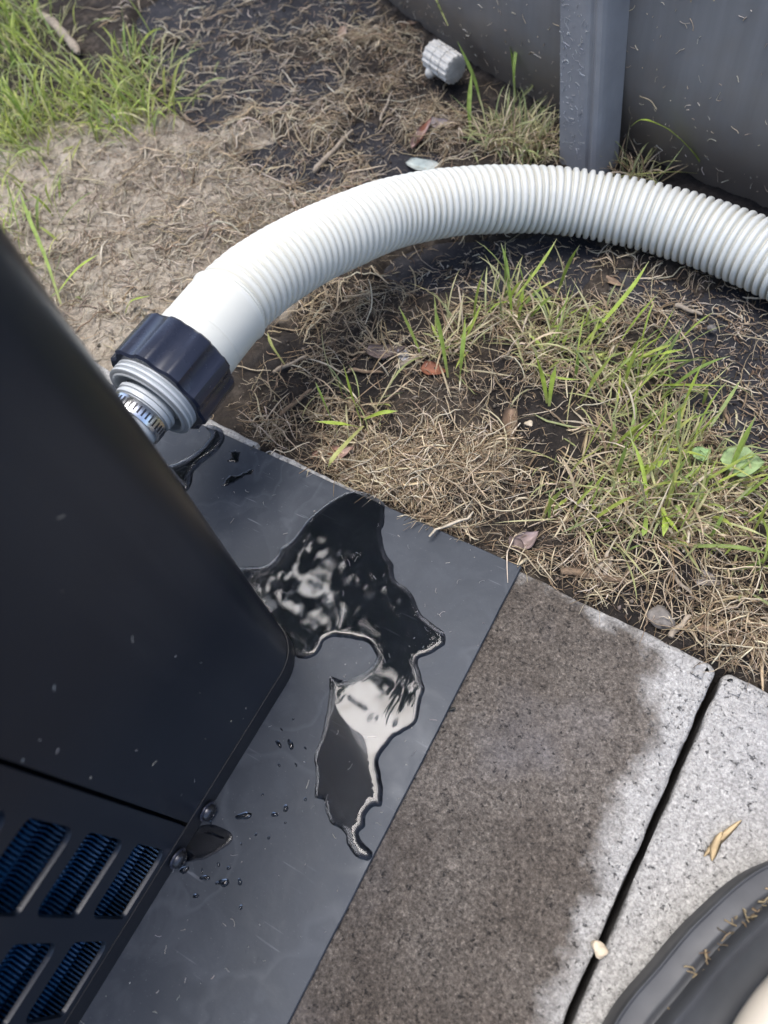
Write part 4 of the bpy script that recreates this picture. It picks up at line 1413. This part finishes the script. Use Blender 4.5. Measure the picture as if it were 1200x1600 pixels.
one_blade([(1000, 560, -0.006), (1030, 553, 0.015), (1072, 545, 0.025)], 0.0034, G1, 'blade lying rightward with pale cut tip near the membrane', True)
one_blade([(1052, 690, -0.006), (1062, 650, 0.012), (1080, 605, 0.03), (1097, 568, 0.042)], 0.0042, G1, 'stout upright blade with cut tip before the bare membrane', True)
one_blade([(1135, 750, -0.006), (1155, 700, 0.02), (1182, 648, 0.04)], 0.0030, G2, 'rightmost slim upright blade beyond the round green leaf', True)
one_blade([(985, 735, -0.006), (1020, 728, 0.012), (1050, 718, 0.016)], 0.0042, G1, 'broad blade lying flat in the middle of the right tuft', True)
one_blade([(1032, 795, 0.004), (1045, 812, 0.014), (1060, 832, 0.014)], 0.0050, G1, 'short broad bright blade at the front of the right tuft', False)
one_blade([(1035, 792, 0.006), (1040, 815, 0.014), (1036, 838, 0.012)], 0.0042, G1, 'short bright blade hanging down at the front of the right tuft', False)
one_blade([(1010, 805, 0.002), (1008, 825, 0.01), (1004, 838, 0.01)], 0.0036, G2, 'small drooping blade left of the bright front blades', False)
one_blade([(855, 630, -0.006), (848, 590, 0.015), (833, 542, 0.035)], 0.0036, G1, 'cut blade leaning left in the middle tuft', True)
one_blade([(858, 635, -0.006), (862, 600, 0.012), (869, 570, 0.026)], 0.0036, G1, 'cut blade leaning right in the middle tuft', True)
one_blade([(700, 590, -0.008), (690, 530, 0.02), (678, 475, 0.045)], 0.0036, G2, 'tall blade standing alone below the middle of the hose', True)
one_blade([(718, 600, -0.008), (722, 550, 0.02), (728, 505, 0.035)], 0.0034, G2, 'upright blade just right of the lone tall blade', True)
one_blade([(566, 662, -0.006), (552, 625, 0.016), (536, 568, 0.04)], 0.0034, G1, 'slim upright blade near the far edge of the mat', True)
one_blade([(566, 668, -0.004), (535, 662, 0.012), (490, 658, 0.014)], 0.0034, G1, 'blade lying leftward near the far edge of the mat', True)
one_blade([(568, 665, -0.004), (545, 688, 0.014), (520, 716, 0.016), (512, 732, 0.01)], 0.0036, G3, 'pale blade bent over the red brown leaf', True)
one_blade([(568, 655, -0.004), (595, 645, 0.012), (622, 642, 0.01)], 0.0030, G1, 'blade reaching right above the matted roots', True)
one_blade([(520, 660, -0.006), (505, 625, 0.014), (492, 595, 0.024)], 0.0026, G2, 'small upright blade left of the red brown leaf', True)
one_blade([(800, 500, -0.006), (798, 470, 0.016), (795, 440, 0.034)], 0.0034, G1, 'upright blade in the tuft directly below the hose', True)
one_blade([(810, 500, -0.006), (814, 475, 0.014), (818, 450, 0.026)], 0.0030, G1, 'right hand blade in the tuft directly below the hose', True)
one_blade([(95, 475, 0.0), (70, 400, 0.02), (45, 340, 0.035), (28, 292, 0.05)], 0.0036, G2, 'tall dark green blade by the upper edge of the heat pump', True)
one_blade([(30, 360, 0.01), (20, 320, 0.03), (5, 262, 0.06)], 0.0040, G2, 'dark green blade cut off by the left picture edge', True)
one_blade([(88, 460, 0.0), (120, 420, 0.015), (155, 396, 0.02)], 0.0036, G1, 'bright blade pointing right above the heat pump edge', True)
one_blade([(195, 490, -0.004), (205, 470, 0.008), (235, 462, 0.008)], 0.0034, G1, 'small bright blade above the union nut', False)
one_blade([(48, 130, 0.0), (60, 95, 0.02), (90, 45, 0.04), (118, -5, 0.05)], 0.0018, G3, 'long thin yellow green stem crossing the weathered stick', False)
one_blade([(445, 570, -0.008), (425, 540, 0.004), (418, 520, 0.008)], 0.0026, G3, 'short pale blade right of the union nut', False)


# ------------------------------------------------------------------ leaves, sticks, pebbles
def leaf(name, c, az, length, width, col, label, curl=0.3, cup=0.3, z=None, cat='leaf', tilt=0.0, col2=None, roundness=0.6, group=None):
    nu, nv = 14, 9
    U, Vv = np.meshgrid(np.linspace(0, 1, nu), np.linspace(-1, 1, nv), indexing='ij')
    half = width * 0.5 * np.sin(PI * U ** roundness) ** 0.75
    x = (U - 0.5) * length
    y_ = Vv * half * (1 + 0.08 * np.sin(9 * U + 3 * Vv))
    zc = cup * np.abs(Vv) ** 1.7 * half + curl * length * (U - 0.45) ** 2 + 0.0006 * np.sin(14 * U + 6 * Vv)
    zc = zc + tilt * x
    ca, sa = math.cos(az), math.sin(az)
    gx_, gy_ = c[0], c[1]
    z0 = float(gz(np.array([gx_]), np.array([gy_]))[0]) + 0.0012 if z is None else z
    X = gx_ + x * ca - y_ * sa; Y = gy_ + x * sa + y_ * ca; Z = z0 + zc - zc.min()
    top = np.c_[X.ravel(), Y.ravel(), Z.ravel()]
    bot = top - np.array([0, 0, 0.00025])
    ii = np.arange(nu * nv).reshape(nu, nv)
    q = np.stack([ii[:-1, :-1], ii[1:, :-1], ii[1:, 1:], ii[:-1, 1:]], -1).reshape(-1, 4)
    N0 = nu * nv
    F = [tuple(r_) for r_ in q] + [tuple(N0 + r_[::-1]) for r_ in q]
    rim = list(ii[:, 0]) + list(ii[-1, 1:]) + list(ii[-2::-1, -1]) + list(ii[0, -2:0:-1])
    for i in range(len(rim)):
        a, b = rim[i], rim[(i + 1) % len(rim)]
        F.append((int(a), int(b), int(N0 + b), int(N0 + a)))
    c1 = np.array(col); c2 = c1 * 0.75 if col2 is None else np.array(col2)
    mixf = np.clip(0.5 + 1.5 * fbm(U * 0.05 + gx_, Vv * 0.02 + gy_, 60, 3, 2), 0, 1)
    vein = (np.abs(Vv) < 0.12) * 0.25
    Cc = c1[None] * (1 - mixf.ravel()[:, None]) + c2[None] * mixf.ravel()[:, None]
    Cc = Cc * (1 + vein.ravel()[:, None])
    return mesh_obj(name, np.vstack([top, bot]), F, MAT['leaf'], smooth=R_(60), attrs={'col': np.vstack([Cc, Cc * 0.9])}, label=label, cat=cat, group=group)


RB = (0.30, 0.12, 0.07); PK = (0.46, 0.32, 0.27); GB = (0.26, 0.20, 0.18)
leaf('dead_leaf', W(520, 715), R_(35), 0.036, 0.017, PK, 'pink brown curled dead leaf at the far edge of the mat', 0.5, 0.5, tilt=0.25, col2=(0.36, 0.17, 0.10))
leaf('dead_leaf', W(822, 848), R_(60), 0.02, 0.014, (0.36, 0.28, 0.27), 'crumpled mauve dead leaf just beyond the corner of the mat', 0.9, 0.8, col2=GB)
leaf('dead_leaf', W(804, 856), R_(150), 0.013, 0.010, GB, 'small folded dark leaf touching the crumpled mauve leaf', 0.9, 0.8)
leaf('dead_leaf', W(660, 222), R_(80), 0.034, 0.011, (0.38, 0.27, 0.24), 'upright folded red brown leaf below the white drain plug', 0.3, 0.9, tilt=0.35, col2=RB)
leaf('dead_leaf', W(690, 205), R_(20), 0.028, 0.016, (0.42, 0.36, 0.35), 'pale mauve curled leaf right of the folded red brown leaf', 0.8, 0.8, col2=(0.30, 0.22, 0.2))
leaf('fallen_leaf', W(668, 258), R_(8), 0.046, 0.017, (0.42, 0.48, 0.45), 'silvery grey green leaf lying against the top of the hose', 0.25, 0.3, col2=(0.52, 0.55, 0.50))
leaf('dead_leaf', W(605, 555), R_(30), 0.034, 0.015, GB, 'dark curled leaf under the grass in the middle of the litter', 0.8, 0.6, col2=(0.14, 0.11, 0.10))
leaf('dead_leaf', W(632, 562), R_(-40), 0.018, 0.009, (0.44, 0.44, 0.47), 'small grey leaf beside the dark curled leaf', 0.4, 0.3)
leaf('dead_leaf', W(678, 582), R_(10), 0.022, 0.014, RB, 'small red brown leaf among middle grass stems', 0.4, 0.5)
leaf('dead_leaf', W(955, 436), R_(-8), 0.026, 0.008, (0.34, 0.24, 0.16), 'narrow brown leaf lying just below the hose', 0.2, 0.4)
leaf('dead_leaf', W(1020, 700), R_(-20), 0.017, 0.010, (0.20, 0.10, 0.06), 'dark brown chip of leaf inside the right grass tuft', 0.2, 0.3)
leaf('dead_leaf', W(535, 60), R_(-65), 0.036, 0.010, (0.46, 0.34, 0.26), 'pale brown pointed leaf on dark soil near the top', 0.2, 0.6)
leaf('dead_leaf', W(640, 45), R_(30), 0.02, 0.008, (0.30, 0.2, 0.13), 'brown leaf scrap near the foot of the pool wall', 0.3, 0.5)
leaf('dead_leaf', W(1100, 908), R_(5), 0.022, 0.011, (0.30, 0.27, 0.25), 'grey leaf flake on moist soil near the slab corner', 0.3, 0.3)
leaf('green_leaf', W(1148, 742), R_(20), 0.028, 0.025, (0.30, 0.40, 0.19), 'round light green weed leaf right of the big grass tuft', 0.15, 0.15, z=0.004, col2=(0.25, 0.35, 0.15), roundness=0.8)
leaf('green_leaf', W(1088, 728), R_(50), 0.014, 0.012, (0.28, 0.42, 0.18), 'smaller green weed leaf left of the round one', 0.2, 0.2, z=0.003)
leaf('dead_leaf', W(795, 680), R_(-70), 0.040, 0.012, (0.27, 0.20, 0.14), 'fuzzy curved brown husk standing in the litter', 0.6, 1.2, z=-0.010, col2=(0.22, 0.15, 0.10))
leaf('dead_leaf', W(180, 195), R_(20), 0.02, 0.014, (0.5, 0.46, 0.42), 'pale bleached leaf scrap in the grass at upper left', 0.3, 0.3)


def stick(pa, pb, r, mat, label, bend=0.004, name='twig', h=0.003, taper=0.6, seg=9, knots=0.25):
    a = np.array([*W(*pa), 0]); b = np.array([*W(*pb), 0])
    n = 12
    t = np.linspace(0, 1, n)
    P = a + (b - a) * t[:, None]
    d = (b - a)[:2]; nn = np.array([-d[1], d[0]]) / (np.linalg.norm(d) + 1e-9)
    P[:, :2] += nn * (bend * np.sin(PI * t) + 0.0008 * np.sin(9 * t))[:, None]
    g = gz(P[:, 0], P[:, 1])
    P[:, 2] = np.linspace(max(g[0], g[:4].mean()), max(g[-1], g[-4:].mean()), n) + h + r * 0.5
    rad = r * (1 - (1 - taper) * t) * (1 + knots * 0.5 * np.sin(t * 21 + pa[0]))
    rad[0] *= 0.6; rad[-1] *= 0.5
    V, F = tube_geo(P, rad, seg)
    return mesh_obj(name, V, F, mat, smooth=R_(50), label=label, cat=name.replace('_', ' '))


stick((72, 36), (128, 96), 0.0062, MAT['stick'], 'thick weathered grey stick lying in grass at upper left', 0.004, 'stick', 0.004, 0.85)
stick((875, 898), (985, 916), 0.0030, MAT['bark'], 'brown twig lying parallel to the slab edge past the mat corner', 0.001)
stick((930, 905), (955, 862), 0.0018, MAT['stick'], 'pale straw stub pointing up from the slab edge', 0.001)
stick((944, 905), (957, 876), 0.0017, MAT['stick'], 'second pale straw stub beside the first at slab edge', 0.001)
stick((1040, 900), (1078, 934), 0.0016, MAT['stick'], 'pale slanting twig on dark soil behind the slab corner', 0.001)
stick((1085, 985), (1180, 1020), 0.0022, MAT['bark'], 'brown root lying behind the slab joint', 0.002)
stick((1045, 1000), (1078, 966), 0.0022, MAT['stick'], 'light twig leaning on the far edge of the slab', 0.001)
stick((490, 268), (552, 205), 0.0030, MAT['stick'], 'straight pale stick on dark soil behind the hose', 0.0008)
stick((430, 590), (482, 560), 0.0018, MAT['stick'], 'pale twig right of the union nut', 0.0008)
stick((440, 655), (490, 615), 0.0020, MAT['bark'], 'brown twig between union nut and red brown leaf', 0.0008)
stick((620, 580), (655, 562), 0.0022, MAT['stick'], 'short grey twig beneath the middle grass', 0.0008)
stick((545, 584), (600, 588), 0.0018, MAT['bark'], 'thin brown twig left of the dark curled leaf', 0.0006)
stick((1055, 475), (1098, 490), 0.0022, MAT['stick'], 'light chip of wood on the membrane below the hose', 0.0005)
stick((1130, 625), (1138, 660), 0.0016, MAT['bark'], 'little brown twig on the bare membrane', 0.0005)
stick((630, 740), (670, 712), 0.0018, MAT['stick'], 'straw coloured stub in the matted roots', 0.0006)
stick((556, 745), (552, 700), 0.0014, MAT['stick'], 'thin upright pale stem by the far edge of the mat', 0.0006)
stick((595, 195), (615, 150), 0.0016, MAT['stick'], 'pale twig on litter left of the drain plug', 0.0006)
stick((255, 190), (270, 160), 0.0013, MAT['stick'], 'short upright dry stem where mud meets dark soil', 0.0006)


def pebble(c, r, mat, label, seed, sq=0.7, cat='pebble'):
    bm = bmesh.new()
    bmesh.ops.create_icosphere(bm, subdivisions=3, radius=1.0)
    for v in bm.verts:
        k = 1 + 0.25 * math.sin(3 * v.co.x + seed) * math.cos(2.3 * v.co.y + seed * 2) + 0.12 * math.sin(6 * v.co.z + 4 * v.co.x + seed)
        v.co = Vector((v.co.x * k * r, v.co.y * k * r * 0.85, v.co.z * k * r * sq))
    V = np.array([v.co[:] for v in bm.verts]); F = [tuple(v.index for v in f.verts) for f in bm.faces]
    bm.free()
    V = V + np.array([c[0], c[1], c[2] - V[:, 2].min()])
    return mesh_obj('pebble', V, F, mat, smooth=True, label=label, cat=cat)


pebble(at(936, 1483, 0.0), 0.0040, MAT['pebble'], 'cream pebble lodged on the joint between two slabs', 1.0)
MAT['greystone'] = plain('grey_pebble', (0.16, 0.145, 0.13), 0.8, 0.0, 0.3, 300, 0.5)
pebble((*W(1030, 968), -0.014), 0.008, MAT['greystone'], 'grey rough stone in the soil beside the slab', 2.0, 0.55)
pebble((*W(1112, 515), -0.014), 0.0036, MAT['greystone'], 'small pale stone on the bare membrane', 3.0)
pebble((*W(826, 665), -0.012), 0.0030, MAT['pebble'], 'tiny tan stone near the fuzzy brown husk', 4.0)

# dry grass scraps on the pale slab
for i, (pts, w, lab) in enumerate([([(1100, 1338), (1125, 1312), (1158, 1282)], 0.0042, 'straw scrap lying on the pale dry slab'), ([(1112, 1345), (1118, 1322), (1128, 1300)], 0.0050, 'short straw flake beside the longer straw scrap on the slab'), ([(700, 1110), (706, 1108), (712, 1106)], 0.0022, 'dark crumb at the edge of the mat')]):
    P = catmull([at(x, y, 0.0015 + 0.0012 * k) for k, (x, y) in enumerate(pts)], 5)[None]
    n = P.shape[1]
    v, f, cc = strand_mesh(P, np.full((1, n), w * 0.5) * np.maximum(0.08, np.sin(np.linspace(0.05, PI - 0.05, n)) ** 0.6)[None], np.array([(0.50, 0.38, 0.22)]) if i < 2 else np.array([(0.05, 0.05, 0.045)]), 0.35)
    mesh_obj('straw_scrap', v, f, MAT['strand'], smooth=True, attrs={'col': cc}, label=lab, cat='straw')


# clippings stuck to pool wall and post, on the mat, pump and base
def stuck(centres, normals, lmin, lmax, rad, pal, curl=60):
    n = len(centres); k = 5
    N = normals / np.linalg.norm(normals, axis=1)[:, None]
    ref = np.where(np.abs(N[:, 2:3]) > 0.8, np.array([[1.0, 0, 0]]), np.array([[0, 0, 1.0]]))
    A = np.cross(N, ref); A /= np.linalg.norm(A, axis=1)[:, None]; B = np.cross(N, A)
    L = lmin + (lmax - lmin) * rng.random(n) ** 2.2
    a = rng.random(n) * 2 * PI; kap = rng.normal(0, curl, n)
    P = np.zeros((n, k, 3)); pos = centres.copy()
    for i in range(k):
        P[:, i] = pos + N * 0.0003
        pos = pos + (np.cos(a)[:, None] * A + np.sin(a)[:, None] * B) * (L / (k - 1))[:, None]
        a = a + kap * L / (k - 1) + rng.normal(0, 0.35, n)
    r = np.full((n, k), 1.0) * (rad * (0.5 + rng.random((n, 1))))
    return (P, r, col_pick(pal, n, 0.2), 0.7)


n = 1500
aa = R_(-135) + (R_(-75) - R_(-135)) * rng.random(n); zq = 0.003 + 0.28 * rng.random(n) ** 1.7
Nw = np.c_[np.cos(aa), np.sin(aa), np.zeros(n)]
inset = np.interp(zq, [-0.034, -0.01, 0.012, 0.034, 0.062, 0.1], [-0.03, -0.024, -0.016, -0.008, -0.002, 0])
sp1 = stuck(np.c_[PC[0] + (PR + inset) * np.cos(aa), PC[1] + (PR + inset) * np.sin(aa), zq], Nw, 0.001, 0.011, 0.00034, PALE)
n = 220
zq = 0.005 + 0.2 * rng.random(n)
out = np.array([math.cos(post_a), math.sin(post_a)]); tan = np.array([-math.sin(post_a), math.cos(post_a)])
tq = (-0.024 + 0.032 * rng.random(n)) * 0.85
pp = PC + out * (PR + 0.004) + np.outer(tq - math.tan(R_(5.7)) * (zq + 0.012), tan) + out * np.interp(tq / 0.85, [-0.0245, 0.0085], [0.0268, 0.0285])[:, None]
sp2 = stuck(np.c_[pp, zq], np.repeat(np.array([[out[0], out[1], 0]]), n, 0), 0.001, 0.007, 0.00022, [(0.55, 0.55, 0.55), (0.48, 0.46, 0.43)])
litter('wall_clippings', [sp1, sp2], MAT['strand'], 'tiny dried grass clippings stuck to the pool wall and post', 'clippings')
n = 260
u = rng.random(n) * 0.27; v_ = rng.random(n) * 0.42
cp_ = mc + np.outer(u, eu) + np.outer(v_, ev)
sp3 = stuck(np.c_[cp_, np.full(n, MZ)], np.tile([[0, 0, 1.0]], (n, 1)), 0.0006, 0.006, 0.0002, [(0.4, 0.38, 0.35), (0.3, 0.3, 0.3)])
n = 26
sp4 = stuck(np.c_[np.full(n, PX + 0.0002), -0.035 + 0.075 * rng.random(n), 0.03 + 0.28 * rng.random(n) ** 1.5], np.tile([[1.0, 0, 0]], (n, 1)), 0.0006, 0.004, 0.00022, [(0.4, 0.38, 0.33), (0.3, 0.3, 0.3)])
litter('mat_clippings', [sp3, sp4], MAT['strand'], 'tiny flecks of dried grass on the rubber mat and heat pump', 'clippings')
# clippings caught in the groove of the grey base
n = 1500
k0 = rng.integers(0, len(OL), n)
sel = (OL[k0][:, 0] < 0.22) & (OL[k0][:, 1] > 0.0)
k0 = k0[sel]; n = len(k0)
dens = fbm(OL[k0][:, 0], OL[k0][:, 1], 40, 2, 7)
top = OL[k0][:, 1] > 0.055
keep_ = (rng.random(n) < 0.12 + 0.9 * dens) | (top & (rng.random(n) < 0.75))
k0 = k0[keep_]; n = len(k0)
q = OL[k0] + Nin[k0] * (0.0105 + 0.005 * rng.random((n, 1))) + rng.normal(0, 0.002, (n, 2))
sp5 = stuck(np.c_[q, 0.0262 + 0.004 * rng.random(n)], np.tile([[0, 0, 1.0]], (n, 1)) + rng.normal(0, 0.3, (n, 3)), 0.0015, 0.007, 0.00038, [(0.36, 0.27, 0.16), (0.28, 0.22, 0.13), (0.18, 0.13, 0.08), (0.11, 0.09, 0.06)], 25)
litter('base_clippings', [sp5], MAT['strand'], 'dry brown clippings caught in the rim groove of the grey base', 'clippings')
# dead strands hanging on the wall beside the post
for (pts, lab) in (([(978, 12, 0.17), (1000, 13, 0.17), (1008, 20, 0.168), (1002, 45, 0.15), (1005, 62, 0.14)], 'dry root strand hanging from the post at the top'),
                   ([(1008, 0, 0.18), (1006, 22, 0.168), (1020, 35, 0.16), (1040, 48, 0.15), (1050, 56, 0.145)], 'dry forked root strand on the pool wall at the top'),
                   ([(985, 162, 0.06), (1003, 168, 0.06), (1015, 180, 0.055)], 'short dry strand beside the post above the arched blade')):
    P = catmull([at(x, y, z) for x, y, z in pts], 5)
    # lay it on the wall face
    d = P[:, :2] - PC; rr_ = np.linalg.norm(d, axis=1)
    P[:, :2] = PC + d / rr_[:, None] * (PR + 0.003)
    v, f, cc = strand_mesh(P[None], np.full((1, len(P)), 0.0006), np.array([(0.42, 0.34, 0.22)]))
    mesh_obj('root_strand', v, f, MAT['strand'], smooth=True, attrs={'col': cc}, label=lab, cat='root')

# ------------------------------------------------------------------ overhanging tree: out of frame, seen mirrored in the puddle
tr = thing('overhanging_tree', (-4.6, 5.2, -0.02), 'tree canopy mirrored in the dark water of the puddle', 'tree')
tp = catmull([(-4.6, 5.2, -0.1), (-4.5, 5.1, 1.2), (-4.1, 4.7, 2.8), (-3.4, 4.1, 4.4), (-2.8, 3.4, 5.8)], 6)
V, F = tube_geo(tp, np.linspace(0.2, 0.05, len(tp)), 12)
mesh_obj('trunk', V, F, MAT['trunk'], tr, smooth=True)
NB = 16
bends = []
for i in range(NB):
    s0 = tp[int(len(tp) * (0.45 + 0.5 * i / NB))]
    e = np.array([-2.45, 2.75, 5.2]) + np.array([rng.normal(0, 1.0), rng.normal(0, 1.0), rng.normal(0, 0.6)])
    bp = catmull([s0, (s0 + e) / 2 + np.array([0, 0, 0.25]), e], 5)
    V, F = tube_geo(bp, np.linspace(0.045, 0.008, len(bp)), 7)
    mesh_obj('limb', V, F, MAT['trunk'], tr, smooth=True)
    bends.append(e)
bends = np.array(bends)
NL = 9500
ctr = np.array([-2.65, 3.05, 5.1])
cl_c = ctr + rng.normal(0, 1, (140, 3)) * np.array([1.0, 1.0, 0.6])
pc_ = cl_c[rng.integers(0, 140, NL)] + rng.normal(0, 1, (NL, 3)) * 0.22
a = rng.random(NL) * 2 * PI; ti = rng.normal(0, 0.6, NL)
lu = np.c_[np.cos(a) * np.cos(ti), np.sin(a) * np.cos(ti), np.sin(ti)]
lv = np.cross(lu, np.array([0, 0, 1.0]) + rng.normal(0, 0.4, (NL, 3))); lv /= np.linalg.norm(lv, axis=1)[:, None]
ll = 0.07 + 0.06 * rng.random((NL, 1))
V = np.stack([pc_ - lu * ll, pc_ + lv * ll * 0.45, pc_ + lu * ll, pc_ - lv * ll * 0.45], 1).reshape(-1, 3)
F = np.arange(NL * 4).reshape(-1, 4)
mesh_obj('crown', V, F, MAT['blade'], tr, attrs={'col': np.repeat(col_pick([(0.07, 0.12, 0.03), (0.05, 0.09, 0.025), (0.09, 0.14, 0.04)], NL), 4, axis=0)}, kind='stuff')

for o in bpy.data.objects:
    if '_loc' in o:
        del o['_loc']
